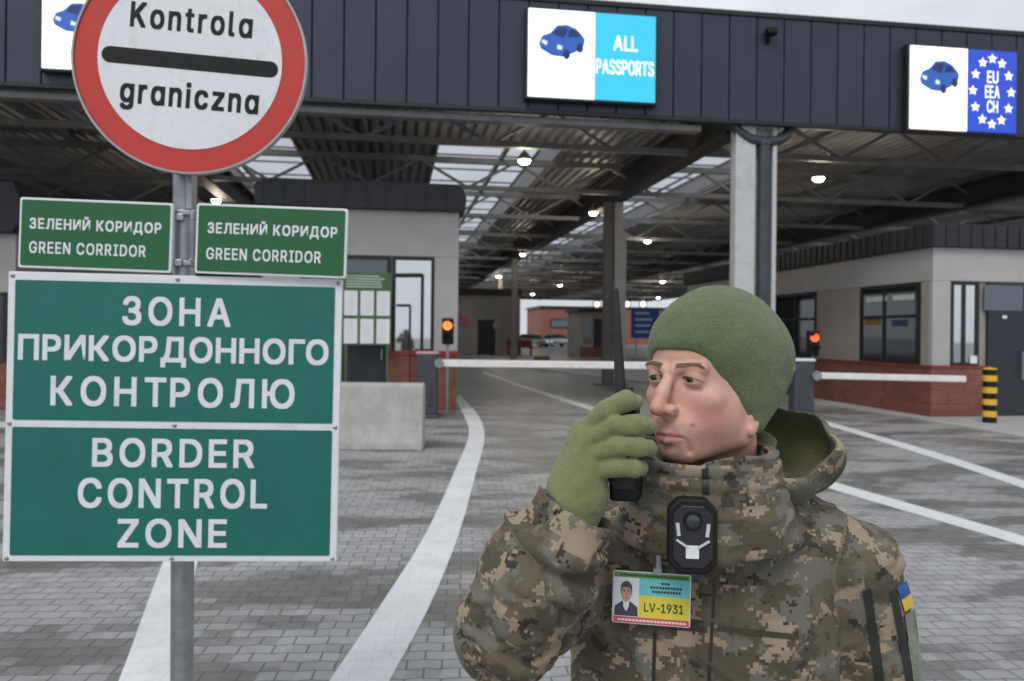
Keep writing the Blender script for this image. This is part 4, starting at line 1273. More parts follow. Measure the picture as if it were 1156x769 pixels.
blend((.36,.18,.145), g((30,2,-9),(15,10,5))*.35)
lu = 2.5-((al-28)/15)**2*4.0-(al-31)*.05; ll = -4.0+((al-31)/15)**2*3.6
ey = np.clip((16.5-np.abs(al-31))/3,0,1)*(f>-14)
blend((.035,.022,.018), ey*np.exp(-((z-lu-.4)/1.1)**2)*.9)
blend((.30,.13,.105), ey*np.exp(-((z-ll+.6)/1.2)**2)*.6)
blend((.40,.20,.15), ey*np.exp(-((z-lu-5.2)/1.2)**2)*.55)  # shade of the lid crease, painted into the skin tone
n3 = vnoise(np.stack([l,f,z],1)/1.3); n4 = vnoise(np.stack([l,f,z],1)/24.)
sk = sk*(1+.05*n3+.07*n1+.06*n4)[:,None]
stub = np.clip((-56-z)/16,0,1)*np.clip((f+80)/20,0,1)*(1-np.clip(lip,0,1)*.9)*(z>-130)
blend((.20,.13,.105), stub*(.16+np.clip(n3*1.2-.1,0,1)*.42))
blend((.12,.06,.045), np.exp(-(((l-33)/2.4)**2+((z+63)/2.4)**2))*.9)
m, nt, b = newmat('skin')
at_ = nt.nodes.new('ShaderNodeAttribute'); at_.attribute_name = 'skin_tone'
co_ = objco(nt)
nt.links.new(mix(nt, ramp(nt, noise(nt, co_, 130, 4, .65), .35, .75, 0, .28), at_.outputs['Color'], (.52,.27,.21)), b.inputs['Base Color'])
nt.links.new(ramp(nt, noise(nt, co_, 300, 3, .6), .3, .7, .36, .52), b.inputs['Roughness'])
b.inputs['Subsurface Weight'].default_value = .12; b.inputs['Subsurface Radius'].default_value = (.9,.35,.2); b.inputs['Subsurface Scale'].default_value = .006
b.inputs['Specular IOR Level'].default_value = .45
bump(nt, b, noise(nt, co_, 460, 5, .7), .38, .0014)
M['skin'] = m
base = (BC[0], BC[1], 0.0)
person = to_mesh('person', V, Q, M['skin'], origin=base)
person.location = base
ca = person.data.color_attributes.new('skin_tone', 'FLOAT_COLOR', 'POINT')
ca.data.foreach_set('color', np.concatenate([sk, np.ones((len(sk),1))],1).astype(np.float32).ravel())
tag(person, 'man in green knit hat and pixel camouflage jacket speaking into a hand radio', 'person')
PERS = person
def child(name, V, Q, mats, parent=None, mi=None):
    ob = to_mesh(name, V, Q, mats, parent or PERS, mi, origin=base); return ob

# eyes, looking along the road to the left
M['eye_white'] = paint('eye_white', (.36,.31,.29), .12, 0, .05, 200)
M['iris'] = paint('iris', (.05,.06,.065), .1, 0, .3, 900)
M['pupil'] = paint('pupil', (.006,.006,.006), .08)
gz = np.array(H(-14,100,-4))-np.array(H(0,0,0)); gz = Vector(gz).normalized()
for s in (-1,1):
    c = Vector(H(s*31,-9.5,0)); r = 12.6*HS*.001
    mb = MB(); nl, ns = 22, 28; u = gz.orthogonal().normalized(); w = gz.cross(u); vs = []; fs = []; mi = []
    for i in range(nl+1):
        th = math.pi*i/nl
        for k in range(ns):
            a = 2*math.pi*k/ns; bulge = 1.045 if th < .42 else 1
            vs.append(c-Vector(base)+(gz*math.cos(th)+(u*math.cos(a)+w*math.sin(a))*math.sin(th))*r*bulge)
    for i in range(nl):
        for k in range(ns):
            fs.append((i*ns+k, i*ns+(k+1)%ns, (i+1)*ns+(k+1)%ns, (i+1)*ns+k)); mi.append(2 if i < 1.5 else 1 if i < 3.2 else 0)
    mb.v, mb.f, mb.mi = vs, [list(x) for x in fs], mi
    mb.build('eye', [M['eye_white'], M['iris'], M['pupil']], PERS, smooth=True)

hb = BVHTree.FromPolygons([Vector(v) for v in V], Q.tolist())
M['hair'] = paint('brow_hair', (.21,.13,.085), .6, 0, .3, 300)
rg = random.Random(3)
for s_ in (-1,1):
    mb = MB()
    for k in range(210):
        t = rg.random(); l_ = s_*(10+38*t); zc = 17.5+3.2*math.sin(min(1,t*1.15)*math.pi*.62)-3.0*max(0,t-.72)/.28+rg.uniform(-3.6,3.0)*(1-.5*t)
        o = Vector(H(l_, 60, zc)); loc, nn, *_ = hb.ray_cast(o, -Vector(Fh))
        if loc is None: continue
        dr = (Vector(Lh)*s_*rg.uniform(.7,1.1)+Vector((0,0,rg.uniform(-.15,.5)*(1-t)+.05-.35*t))); dr = (dr-nn*dr.dot(nn)).normalized()
        a = loc-Vector(base)+nn*.0002; ln = rg.uniform(.0045,.0075)
        mb.tube([a, a+dr*ln*.6+nn*.0009, a+dr*ln+nn*.0005], [.00024,.0002,.00008], 4, cap=False)
    mb.build('eyebrow', M['hair'], PERS)

# ------------------------------------------------------------------ cloth materials
def fleece(name, col, fine=420):
    m, nt, b = newmat(name); co = objco(nt)
    n1 = noise(nt, co, fine, 4, .7); n2 = noise(nt, co, 38, 4, .6)
    c = mix(nt, ramp(nt, n1, .3, .7), tuple(x*.62 for x in col), tuple(x*1.35 for x in col))
    c = mix(nt, ramp(nt, n2, .35, .7, 0, .35), c, tuple(x*.78 for x in col))
    nt.links.new(c, b.inputs['Base Color']); b.inputs['Roughness'].default_value = .95
    b.inputs['Sheen Weight'].default_value = .25; b.inputs['Sheen Roughness'].default_value = .5; b.inputs['Specular IOR Level'].default_value = .1
    bump(nt, b, mth(nt,'ADD',n1,mth(nt,'MULTIPLY',n2,1.2)), .8, .003)
    return m
M['knit'] = fleece('green_knit', (.128,.168,.080))
M['glove'] = fleece('green_fleece', (.235,.262,.118), 700)
M['lining'] = fleece('olive_lining', (.125,.130,.055), 200)
M['gaiter'] = fleece('olive_fleece', (.105,.115,.050), 300)

def camo(name):
    m, nt, b = newmat(name)
    at_ = nt.nodes.new('ShaderNodeAttribute'); at_.attribute_name = 'cloth_map'
    px = .0043
    sc = nt.nodes.new('ShaderNodeVectorMath'); sc.operation = 'SCALE'; sc.inputs[3].default_value = 1/px; nt.links.new(at_.outputs['Vector'], sc.inputs[0])
    fl = nt.nodes.new('ShaderNodeVectorMath'); fl.operation = 'FLOOR'; nt.links.new(sc.outputs[0], fl.inputs[0])
    ds = nt.nodes.new('ShaderNodeVectorMath'); ds.operation = 'SCALE'; ds.inputs[3].default_value = px; nt.links.new(fl.outputs[0], ds.inputs[0])
    def layer(off, scale, detail=3.2, rough=.62, st=(1,1.35,1)):
        mp = nt.nodes.new('ShaderNodeMapping'); mp.inputs['Location'].default_value = off; mp.inputs['Scale'].default_value = st; mp.inputs['Rotation'].default_value = (0,0,R(18))
        nt.links.new(ds.outputs[0], mp.inputs[0]); return noise(nt, mp.outputs[0], scale, detail, rough)
    c = mix(nt, ramp(nt, layer((3,1,0),11,4.5,.64), .50, .505), (.090,.076,.050), (.125,.106,.072))
    c = mix(nt, ramp(nt, layer((7,4,2),11,4.5,.64), .52, .525), c, (.150,.146,.118))
    c = mix(nt, ramp(nt, layer((1,9,5),16,4.5,.68), .545, .55), c, (.315,.25,.18))
    c = mix(nt, ramp(nt, layer((5,2,8),18,4.5,.70), .595, .60), c, (.043,.036,.030))
    co = objco(nt)
    c = mix(nt, ramp(nt, noise(nt, co, 14, 5, .6), .35, .75, 0, .22), c, (.06,.052,.04))
    nt.links.new(c, b.inputs['Base Color']); b.inputs['Roughness'].default_value = .78; b.inputs['Specular IOR Level'].default_value = .25
    b.inputs['Sheen Weight'].default_value = .06
    h = mth(nt, 'ADD', noise(nt, co, 34, 4, .6), mth(nt, 'MULTIPLY', noise(nt, co, 700, 2, .5), .10))
    bump(nt, b, h, .4, .006)
    return m
M['camo'] = camo('pixel_camouflage')
def set_map(ob, uvw):
    a = ob.data.attributes.new('cloth_map', 'FLOAT_VECTOR', 'POINT'); a.data.foreach_set('vector', uvw.astype(np.float32).ravel())

# ------------------------------------------------------------------ knit hat
xs = np.arange(hc[0]-.17, hc[0]+.21, .0022); ys = np.arange(hc[1]-.16, hc[1]+.22, .0022); zs = np.arange(H(0,0,-95)[2], H(0,0,150)[2], .0022)
P = grid(xs, ys, zs); q = hl(P); S = (np.abs(q[0]), q[1], q[2])
d = smin(ell(q, (0,-120,37), (90,127,89)), ell(q, (0,-93,35), (81,104,95)), 12)
d = smin(d, ell(q, (0,-146,12), (86,98,92)), 22)
d = smin(d, ell(S, (66,-102,-30), (17,44,52)), 26)                 # over the ears
d = smin(d, ell(q, (0,-132,90), (50,64,38)), 26)
hem = np.interp(q[1], [-200,-130,-104,-78,-54,-32,-14,0,30], [-94,-90,-78,-54,-26,5,31,41,43])
hem = hem+1.5*np.sin(q[1]/13.)*np.clip((-20-q[1])/40,0,1)
d = d+3.6*np.exp(-np.maximum(q[2]-hem,0)/16)
d = smax(d, (hem-q[2])*.8, 3.5)
d = d+.6*np.sin((q[2]-hem)/2.6)*np.exp(-((q[2]-hem-9)/7)**2)      # stitched hem
V, Q = snets(xs, ys, zs, d*.001); V = relax(V, Q, 2, .5)
n = normals(V, Q); ql = hl((V[:,0],V[:,1],V[:,2])); Pm = np.stack(ql,1)
disp = .0022*vnoise(Pm/38)+.0010*vnoise(Pm/17)+.00035*vnoise(Pm/4)
# crown seam towards the back and a soft fold
sm = np.abs(ql[1]+150+.25*(ql[2]-60)); disp -= .0022*np.exp(-(sm/3.0)**2)*(ql[2]>35)
V = V+n*disp[:,None]
child('knit_hat', V, Q, M['knit'])

# ------------------------------------------------------------------ jacket
xs = np.arange(-.125, .74, .0046); ys = np.arange(.96, 1.56, .0046); zs = np.arange(.78, 1.575, .0046)
P = grid(xs, ys, zs)
a_, b_ = tb(P)
zk = [.78,.95,1.12,1.24,1.32,1.38,1.43,1.47,1.52]
wa = np.interp(P[2], zk, [.232,.222,.212,.215,.205,.175,.135,.112,.098]); wb = np.interp(P[2], zk, [.160,.150,.146,.148,.142,.130,.115,.106,.098])
kx_ = np.interp(P[2], zk, [0,0,0,0,0,.01,.02,.026,.03])
rr = ((np.abs(a_-kx_)/wa)**2.5+(np.abs(b_)/wb)**2.3)**(1/2.4)
dT = (rr-1)*np.minimum(wa,wb)*.9
dT = np.maximum(dT, P[2]-1.475); dT = np.maximum(dT, .80-P[2])
dSL = chain(P, [SLs,(SLs+ELb)/2,ELb,WLb], [.072,.071,.066,.054], .02)
dSR = chain(P, [SRs,(SRs+ERb)/2,ERb], [.084,.080,.072], .02)
dFR = chain(P, [ERb,(ERb+WRb)/2+np.array([-.004,0,.004]),WRb], [.073,.074,.060], .03)
fd = (WRb-ERb)/np.linalg.norm(WRb-ERb)
sfa = (P[0]-ERb[0])*fd[0]+(P[1]-ERb[1])*fd[1]+(P[2]-ERb[2])*fd[2]; LF = np.linalg.norm(WRb-ERb)
radF = np.sqrt(np.maximum((P[0]-ERb[0]-fd[0]*sfa)**2+(P[1]-ERb[1]-fd[1]*sfa)**2+(P[2]-ERb[2]-fd[2]*sfa)**2,0))
dFR = np.maximum(dFR, sfa-(LF+.012)); dFR = np.maximum(dFR, -np.maximum(radF-.046, (LF-.03)-sfa))   # open cuff
yoke = cap(P, NB+Lb*.05+[0,0,-.035], SLs+[0,0,.008], .072, .066)
yokeR = cap(P, NB-Lb*.05+[0,0,-.045], SRs+[0,0,.0], .068, .070)
d = smin(smin(dT, yoke, .035), yokeR, .035)
d = smin(d, dSL, .010); d = smin(d, dSR, .028); d = smin(d, dFR, .012)
# stand-up collar, open at the top
CC = np.array([*(H(0,-72,-120)[:2]), 1.5])
def collar_r(z): return np.interp(z, [1.40,1.45,1.50,1.55], [.128,.118,.107,.103])
ax, ay = P[0]-CC[0]-(1.51-P[2])*.12, P[1]-CC[1]-(1.51-P[2])*.18
la = ax*Lb[0]+ay*Lb[1]; fa = ax*Fb[0]+ay*Fb[1]
rad = np.sqrt((la*1.0)**2+(fa*1.02)**2)
rim = 1.536+.006*np.sin(la*38)-.010*np.clip(fa/.1,0,1)
dC = np.maximum(np.abs(rad-collar_r(P[2]))-.0085, np.maximum(P[2]-rim, 1.39-P[2]))
hole = np.maximum(rad-collar_r(P[2])+.004, 1.43-P[2])
d = smax(d, -hole, .008); d = smin(d, dC, .012)
# small left-out of centre front flap
V, Q = snets(xs, ys, zs, d.astype(np.float32)); V = relax(V, Q, 1, .4)
n = normals(V, Q)
VP = (V[:,0],V[:,1],V[:,2])
va, vb = tb(VP)
def seg_map(V, a, b):
    a = np.array(a); b = np.array(b); dd = b-a; L = np.linalg.norm(dd); dd = dd/L
    h = (V-a)@dd; u = np.array([0,-1.0,0])-dd*(-dd[1]); u = u/np.linalg.norm(u); w = np.cross(dd,u)
    q = V-a-np.outer(h,dd); ang = np.arctan2(q@w, q@u); return h, ang, L
hU, aU, LU = seg_map(V, SRs, ERb); hF, aF, LFm = seg_map(V, ERb, WRb); hL, aL, LL_ = seg_map(V, SLs, ELb)
dists = np.stack([chain(VP,[SRs,ERb],[.084,.072]), chain(VP,[ERb,WRb],[.073,.06]), chain(VP,[SLs,ELb,WLb],[.077,.066,.054])],1)
near = dists.argmin(1); on_arm = dists.min(1) < .0135
inT = np.abs(va) < .155
reg = np.where(on_arm & ~((near==2)&(va<.170)) & ~((near==0)&(va>-.17)), near+1, 0)
# folds: broad sags, drag lines, gathered rings on the bent sleeve
zz = V[:,2]
disp = .0045*vnoise(np.stack([va*8,vb*5,zz*11],1))+.0016*vnoise(np.stack([va*22+zz*9,vb*12,zz*26-va*10],1))
def ridge(x): return 1-np.abs(x)*2.0
dl = ridge(vnoise(np.stack([va*10+zz*16,vb*6,zz*9-va*7],1)))
disp += .0040*np.clip(dl,0,1)**3-.001
wF = (reg==2); wU = (reg==1); wL = (reg==3)
ph = 2.2*vnoise(np.stack([np.cos(aF)*1.6,np.sin(aF)*1.6,hF*9],1))
amp = .0052*np.exp(-((hF-LFm*.80)/.055)**2)+.0035*np.exp(-((hF-.02)/.05)**2)+.0016
cre = lambda x: 1.5*np.abs(np.sin(x/2))-.95
disp = np.where(wF, disp+.62*amp*cre(hF*2*np.pi/.052+ph*1.9+np.sin(aF)*1.4), disp)
cu_ = hF-LFm*.60-.016*np.sin(aF+.6)
disp = np.where(wF, disp-.013*np.exp(-(cu_/.008)**2)+.008*np.exp(-((cu_-.026)/.02)**2)+.004*np.exp(-((cu_+.03)/.02)**2), disp)
ph = 2.2*vnoise(np.stack([np.cos(aU)*1.6+7,np.sin(aU)*1.6,hU*9],1))
disp = np.where(wU, disp+(.0012+.0036*np.exp(-((hU-LU*.9)/.06)**2))*1.1*cre(hU*2*np.pi/.066+ph*2.4+np.sin(aU)*1.5), disp)
ph = 2.4*vnoise(np.stack([np.cos(aL)*1.5+3,np.sin(aL)*1.5,hL*8],1))
disp = np.where(wL, disp+.0024*cre(hL*2*np.pi/.085+ph*2.6+np.sin(aL)*1.8), disp)
arm_c = vnoise(np.stack([np.cos(aF)*.9+hF*7,np.sin(aF)*.9,hF*20],1)+21); arm_u = vnoise(np.stack([np.cos(aU)*.9-hU*7,np.sin(aU)*.9,hU*17],1)+33)
disp = np.where(wF, disp-.0075*np.exp(-(arm_c/.075)**2)+.006*(np.abs(arm_c)-.3), disp)
disp = np.where(wU, disp-.0075*np.exp(-(arm_u/.075)**2)+.006*(np.abs(arm_u)-.3), disp)
# collar quilting lines
rc = np.sqrt((V[:,0]-CC[0])**2+(V[:,1]-CC[1])**2)
oc = np.clip((zz-1.45)/.02,0,1)*(rc<.135)
disp = disp*(1-.6*oc)-.0045*oc*np.exp(-((np.mod(zz,.021)-.0105)/.0028)**2)
# front zip line and yoke seam
front = np.clip((vb-.04)/.04,0,1)*(reg==0)
za = va-.004
disp += .0042*np.exp(-((za)/.020)**4)*front*(zz<1.47)
disp -= .0035*(np.exp(-((za-.026)/.003)**2)+np.exp(-((za+.026)/.003)**2))*front*(zz<1.46)
disp -= .0040*np.exp(-((hL+.005-.02*np.sin(aL))/.006)**2)*wL
cz1 = vnoise(np.stack([va*13+zz*5,vb*10,zz*17-va*6],1)); cz2 = vnoise(np.stack([va*26-zz*8,vb*20,zz*24+va*12],1)+9)
disp -= (.0034*np.exp(-(cz1/.055)**2)*np.clip(vnoise(V*6+3)*2+.3,0,1)+.0010*np.exp(-(cz2/.08)**2))*(1-.6*oc)
V = V+n*disp[:,None]
# cloth coordinates (the pattern runs along each sleeve)
uvw = np.stack([va, zz-.75*np.clip(vb,-.2,.09), 0*vb],1)
side = np.clip((np.abs(va)-.205)/.02,0,1)
uvw[:,0] -= side*np.sign(va)*vb*.8
for w_, h_, a2, off in ((wU,hU,aU,1.3),(wF,hF,aF,2.6),(wL,hL,aL,4.1)):
    uvw[w_] = np.stack([a2*.072+off, h_*1.0, 0*h_],1)[w_]
jacket = child('jacket', V, Q, [M['camo'], M['lining']])
set_map(jacket, uvw)
bvh = BVHTree.FromPolygons([Vector(v) for v in V], Q.tolist())
def hit(px, py):
    o = Vector((0,0,CAMZ)); dd = (at(px,py,1.0)-o).normalized()
    loc, nn, *_ = bvh.ray_cast(o, dd)
    if loc is None: loc = at(px,py,1.25); nn = Vector((0,-1,0))
    return loc, nn

def stuck(name, mat, corners, off=.003, nu=10, nv=10, thick=.0025, parent=None):
    """cloth patch laid on the jacket: a grid between four photograph points, following the cloth"""
    (ax_,ay_),(bx_,by_),(cx_,cy_),(dx_,dy_) = corners
    top = []; 
    for j in range(nv+1):
        for i in range(nu+1):
            s, t = i/nu, j/nv
            px = (ax_*(1-s)+bx_*s)*(1-t)+(dx_*(1-s)+cx_*s)*t; py = (ay_*(1-s)+by_*s)*(1-t)+(dy_*(1-s)+cy_*s)*t
            p, nn = hit(px, py); top.append(p-Vector(base)+nn*off)
    # soften
    W = nu+1
    for _ in range(2):
        q = [v.copy() for v in top]
        for j in range(nv+1):
            for i in range(1,nu): q[j*W+i] = top[j*W+i]*.5+(top[j*W+i-1]+top[j*W+i+1])*.25
        top = q
    cam_ = Vector((0,0,CAMZ))-Vector(base)
    bot = [v-(cam_-v).normalized()*thick*2 for v in top]
    fs = [(j*W+i, (j+1)*W+i, (j+1)*W+i+1, j*W+i+1) for j in range(nv) for i in range(nu)]
    nT = len(top); per = [i for i in range(nu)]+[j*W+nu for j in range(nv)]+[nv*W+i for i in range(nu,0,-1)]+[j*W for j in range(nv,0,-1)]
    fs += [(per[k], per[(k+1)%len(per)], per[(k+1)%len(per)]+nT, per[k]+nT) for k in range(len(per))]
    mb = MB(); mb.add(top+bot, fs)
    ob = mb.build(name, mat, parent or jacket, smooth=True); return ob

M['zip'] = paint('dark_zip_tape', (.018,.022,.016), .6, 0, .2, 40)
M['camo_trim'] = fleece('olive_trim', (.060,.060,.038), 200)
M['flag_blue'] = paint('patch_blue', (.025,.085,.33), .7, 0, .1, 60, .3, 300)
M['flag_yellow'] = paint('patch_yellow', (.66,.46,.06), .7, 0, .1, 60, .3, 300)
M['unit_patch'] = fleece('grey_green_patch', (.17,.19,.13), 160)
stuck('sleeve_zip', M['zip'], [(974,667),(983,664),(1001,790),(990,792)], .003, 4, 14)
stuck('sleeve_zip', M['zip'], [(1003,667),(1010,664),(1036,790),(1026,792)], .003, 4, 14)
stuck('flag_patch', M['flag_blue'], [(1010,662),(1022,654),(1027,669),(1015,677)], .004, 6, 6)
stuck('flag_patch', M['flag_yellow'], [(1015,677),(1027,669),(1031,682),(1019,690)], .004, 6, 6)
stuck('unit_patch', M['unit_patch'], [(1019,694),(1032,686),(1042,775),(1031,782)], .0035, 6, 10)
stuck('collar_zip', M['zip'], [(792,520),(799,520),(801,556),(793,556)], .003, 4, 8)
stuck('front_zip', M['zip'], [(806,650),(809,650),(800,800),(796,800)], .0015, 3, 16)
stuck('chest_pocket', M['camo_trim'], [(812,706),(900,716),(896,722),(808,712)], .002, 12, 2)
stuck('pocket_zip', M['zip'], [(738,712),(742,712),(738,800),(734,800)], .002, 3, 10)

# hood, thrown back behind the neck
xs = np.arange(.14, .68, .0033); ys = np.arange(1.10, 1.56, .0033); zs = np.arange(1.36, 1.68, .0033)
P = grid(xs, ys, zs)
hcn = np.array([CC[0]+.085, CC[1]+.085, 1.515])
e = ell(P, hcn, (.158,.140,.094))
inner = ell(P, hcn+[0,-.0,.006], (.145,.127,.086))
rimz = P[2]-(1.552+.46*(P[1]-hcn[1])+.07*(P[0]-hcn[0])+.008*np.sin(P[0]*40))
dH = np.maximum(e, -inner); dH = smax(dH, rimz, .008)
cut = np.sqrt((P[0]-CC[0]+.01)**2+(P[1]-CC[1]-.01)**2)-.098                 # where the neck and head come through
dH = smax(dH, -np.maximum(cut, 1.46-P[2]), .006)
V2, Q2 = snets(xs, ys, zs, dH.astype(np.float32)); V2 = relax(V2, Q2, 4, .5)
n2_ = normals(V2, Q2)
out = ((V2-hcn)*n2_).sum(1) > 0
ang = np.arctan2(V2[:,1]-hcn[1], V2[:,0]-hcn[0])
rad_ = (V2-hcn)/np.linalg.norm(V2-hcn,axis=1)[:,None]
disp = .0045*np.sin(ang*7+V2[:,2]*45+1.5*vnoise(V2*14))+.006*vnoise(V2*16)
V2 = V2+rad_*disp[:,None]
fn = np.cross(V2[Q2[:,2]]-V2[Q2[:,0]], V2[Q2[:,3]]-V2[Q2[:,1]]); fc = V2[Q2].mean(1)
mi = (((fc-hcn)*fn).sum(1) < 0).astype(int)
hood = child('hood', V2, Q2, [M['camo'], M['lining']], jacket, mi)
set_map(hood, np.stack([ang*.15+7, V2[:,2]*1.0+.1*V2[:,1], 0*ang],1))
# neck gaiter
xs = np.arange(CC[0]-.13, CC[0]+.14, .004); ys = np.arange(CC[1]-.13, CC[1]+.16, .004); zs = np.arange(1.42, 1.60, .004)
P = grid(xs, ys, zs); nx_, ny_ = H(0,-106,-80)[:2]
rad = np.sqrt((P[0]-nx_)**2+(P[1]-ny_-.0)**2); bk = np.clip((P[1]-ny_+ (P[0]-nx_)*.5+.04)/.12,0,1)
top_ = 1.508+.045*bk
dG = np.maximum(np.abs(rad-.083-.006*np.sin(P[2]*160))-.011, np.maximum(P[2]-top_, 1.43-P[2]))
dG = smax(dG, P[2]-top_, .012)
V3, Q3 = snets(xs, ys, zs, dG.astype(np.float32)); V3 = relax(V3, Q3, 2, .5)
child('neck_gaiter', V3, Q3, M['gaiter'])

# ------------------------------------------------------------------ trousers and boots (below the picture)
xs = np.arange(BC[0]-.30, BC[0]+.31, .012); ys = np.arange(BC[1]-.26, BC[1]+.28, .012); zs = np.arange(.05, .98, .012)
P = grid(xs, ys, zs); a_, b_ = tb(P)
d = ell(P, (BC[0],BC[1],.88), (.20,.145,.16))
for s in (-1,1):
    h = np.array([BC[0],BC[1],.86])+Lb*s*.09; kn = np.array([BC[0],BC[1],.50])+Lb*s*.11+Fb*.01; an = np.array([BC[0],BC[1],.13])+Lb*s*.125-Fb*.02
    d = smin(d, chain(P, [h,kn,an], [.115,.088,.078], .02), .02)
d = np.maximum(d, .12-P[2])
V4, Q4 = snets(xs, ys, zs, d.astype(np.float32)); V4 = relax(V4, Q4, 1)
n4 = normals(V4, Q4); V4 = V4+n4*(.007*vnoise(V4*np.array([14,14,22])))[:,None]
tr_ = child('trousers', V4, Q4, M['camo']); set_map(tr_, np.stack([V4[:,0]+.5*V4[:,1], V4[:,2], 0*V4[:,0]],1))
M['boot'] = paint('black_boot_leather', (.018,.016,.014), .45, 0, .2, 20)
for s in (-1,1):
    an = np.array([BC[0],BC[1],.10])+Lb*s*.125-Fb*.02
    xs = np.arange(an[0]-.20, an[0]+.20, .008); ys = np.arange(an[1]-.28, an[1]+.14, .008); zs = np.arange(-.02, .24, .008)
    P = grid(xs, ys, zs)
    d = cap(P, an+[0,0,.1], an-[0,0,.03], .055, .052); d = smin(d, cap(P, an-[0,0,.05]-Fb*.03, an-[0,0,.055]+Fb*.16, .05, .043), .03)
    d = np.maximum(d, .001-P[2])
    V5, Q5 = snets(xs, ys, zs, d.astype(np.float32)); V5 = relax(V5, Q5, 1); child('boot', V5, Q5, M['boot'])

# ------------------------------------------------------------------ gloves
def glove(P, wr, palm, fingers, thumb, rp):
    d = chain(P, wr, [.040,.036,.036][:len(wr)], .02)
    for a, b, r1, r2 in palm: d = smin(d, cap(P, a, b, r1, r2), .016)
    for pts, rs in fingers:
        fch = chain(P, pts, rs, .004); d = smin(d, fch, .0022)
    d = smin(d, chain(P, thumb, [.019,.016,.0145,.012], .006), .010)
    return d
Yh = 1.085
wr = [A(640,592,1.092), A(650,562,1.09), A(655,540,1.088)]
palm = [(A(652,552,1.086), A(660,486,1.080), .024, .0145), (A(655,550,1.084), A(662,502,1.072), .025, .0145), (A(660,552,1.082), A(668,526,1.070), .026, .0145), (A(640,545,1.095), A(655,492,1.09), .020,.016)]
fr0 = [.0137,.0134,.0130,.0116]
fingers = [([A(659,486,1.082),A(684,464,1.064),A(706,452,1.066),A(716,454,1.082)], fr0),
           ([A(664,497,1.074),A(694,481,1.054),A(721,480,1.057),A(732,482,1.072)], fr0),
           ([A(668,513,1.070),A(697,504,1.050),A(722,505,1.054),A(732,506,1.070)], fr0),
           ([A(672,530,1.069),A(698,527,1.052),A(715,528,1.056),A(723,528,1.070)], [.0137,.0132,.0126,.0112])]
thumb = [A(664,548,1.105), A(686,522,1.128), A(704,492,1.136), A(712,470,1.132)]
fr_ = np.concatenate([np.array(x[0]) for x in fingers]+[np.array(wr), np.array(thumb)])
lo, hi = fr_.min(0)-.05, fr_.max(0)+.05
xs, ys, zs = [np.arange(lo[k], hi[k], .0018) for k in range(3)]
P = grid(xs, ys, zs)
d = glove(P, wr, palm, fingers, thumb, None)
V6, Q6 = snets(xs, ys, zs, d.astype(np.float32)); V6 = relax(V6, Q6, 2, .5)
n6 = normals(V6, Q6); V6 = V6+n6*(.0011*vnoise(V6*90)+.0016*vnoise(V6*np.array([45,45,60])))[:,None]
child('glove', V6, Q6, M['glove'])
# left glove, hanging relaxed below the picture
W_ = WLb; dn = np.array([0,0,-1.0])
wr2 = [W_+[0,0,.02], W_-[0,0,.03], W_-[0,0,.05]]
side_ = Fb
fg = []
for k, (o, ln) in enumerate(((-.032,.070),(-.011,.078),(.011,.074),(.031,.058))):
    a = W_-[0,0,.105]-side_*o; bnd = -Lb*.012
    fg.append(([a, a+dn*ln*.5+bnd*.4, a+dn*ln*.8+bnd*1.6, a+dn*ln+bnd*3.0], [.0135,.0125,.0118,.0105]))
pl_ = [(W_-[0,0,.04], W_-[0,0,.10]-side_*o, .024, .016) for o in (-.03,-.01,.01,.03)]
th_ = [W_-[0,0,.045]+side_*.02, W_-[0,0,.075]+side_*.05-Lb*.01, W_-[0,0,.10]+side_*.060-Lb*.02, W_-[0,0,.122]+side_*.058-Lb*.028]
xs = np.arange(W_[0]-.09, W_[0]+.09, .003); ys = np.arange(W_[1]-.12, W_[1]+.10, .003); zs = np.arange(W_[2]-.23, W_[2]+.06, .003)
P = grid(xs, ys, zs); d = glove(P, wr2, pl_, fg, th_, None)
V7, Q7 = snets(xs, ys, zs, d.astype(np.float32)); V7 = relax(V7, Q7, 1); child('glove', V7, Q7, M['glove'])

# ------------------------------------------------------------------ hand radio
rc0, rc1 = A(706,560,1.098), A(703,447,1.102)
rt = empty('hand_radio', rc0, 0, 'black hand radio with long antenna held in the green glove', 'radio')
rt.rotation_euler = (0, math.atan2(rc1[0]-rc0[0], rc1[2]-rc0[2]), R(-20))
hR = float(np.linalg.norm(rc1-rc0))
mb = MB(); mb.box(-.0205,.0205,-.013,.017,-.006,hR); body_ = mb.build('body', M['black'], rt, bevel=.005, seg=3)
mb = MB(); mb.box(-.0195,.0195,.0172,.027,.0,hR*.72); mb.build('battery', M['black'], rt, bevel=.004)
mb = MB(); mb.box(-.016,.016,-.0155,-.0132,.012,hR*.5); [mb.box(-.012,.012,-.0165,-.0156,z,z+.002) for z in np.arange(.02,hR*.45,.006)]; mb.build('speaker_grille', M['frame'], rt)
mb = MB(); mb.tube([(.008,0,hR-.002),(.008,0,hR+.012)], .006, 16); mb.build('volume_knob', M['rubber'], rt, smooth=True)
ta, tb_ = A(700.5,447,1.102), A(695,326,1.105)
Mi = rt.matrix_basis.inverted()
mb = MB(); pa, pb = Mi@Vector(ta), Mi@Vector(tb_); dd = pb-pa
mb.tube([pa-dd*.03, pa+dd*.02, pa+dd*.05, pa+dd*.55, pa+dd*.97, pb], [.0086,.0086,.0080,.0058,.0045,.0022], 20)
mb.build('antenna', M['rubber'], rt, smooth=True)

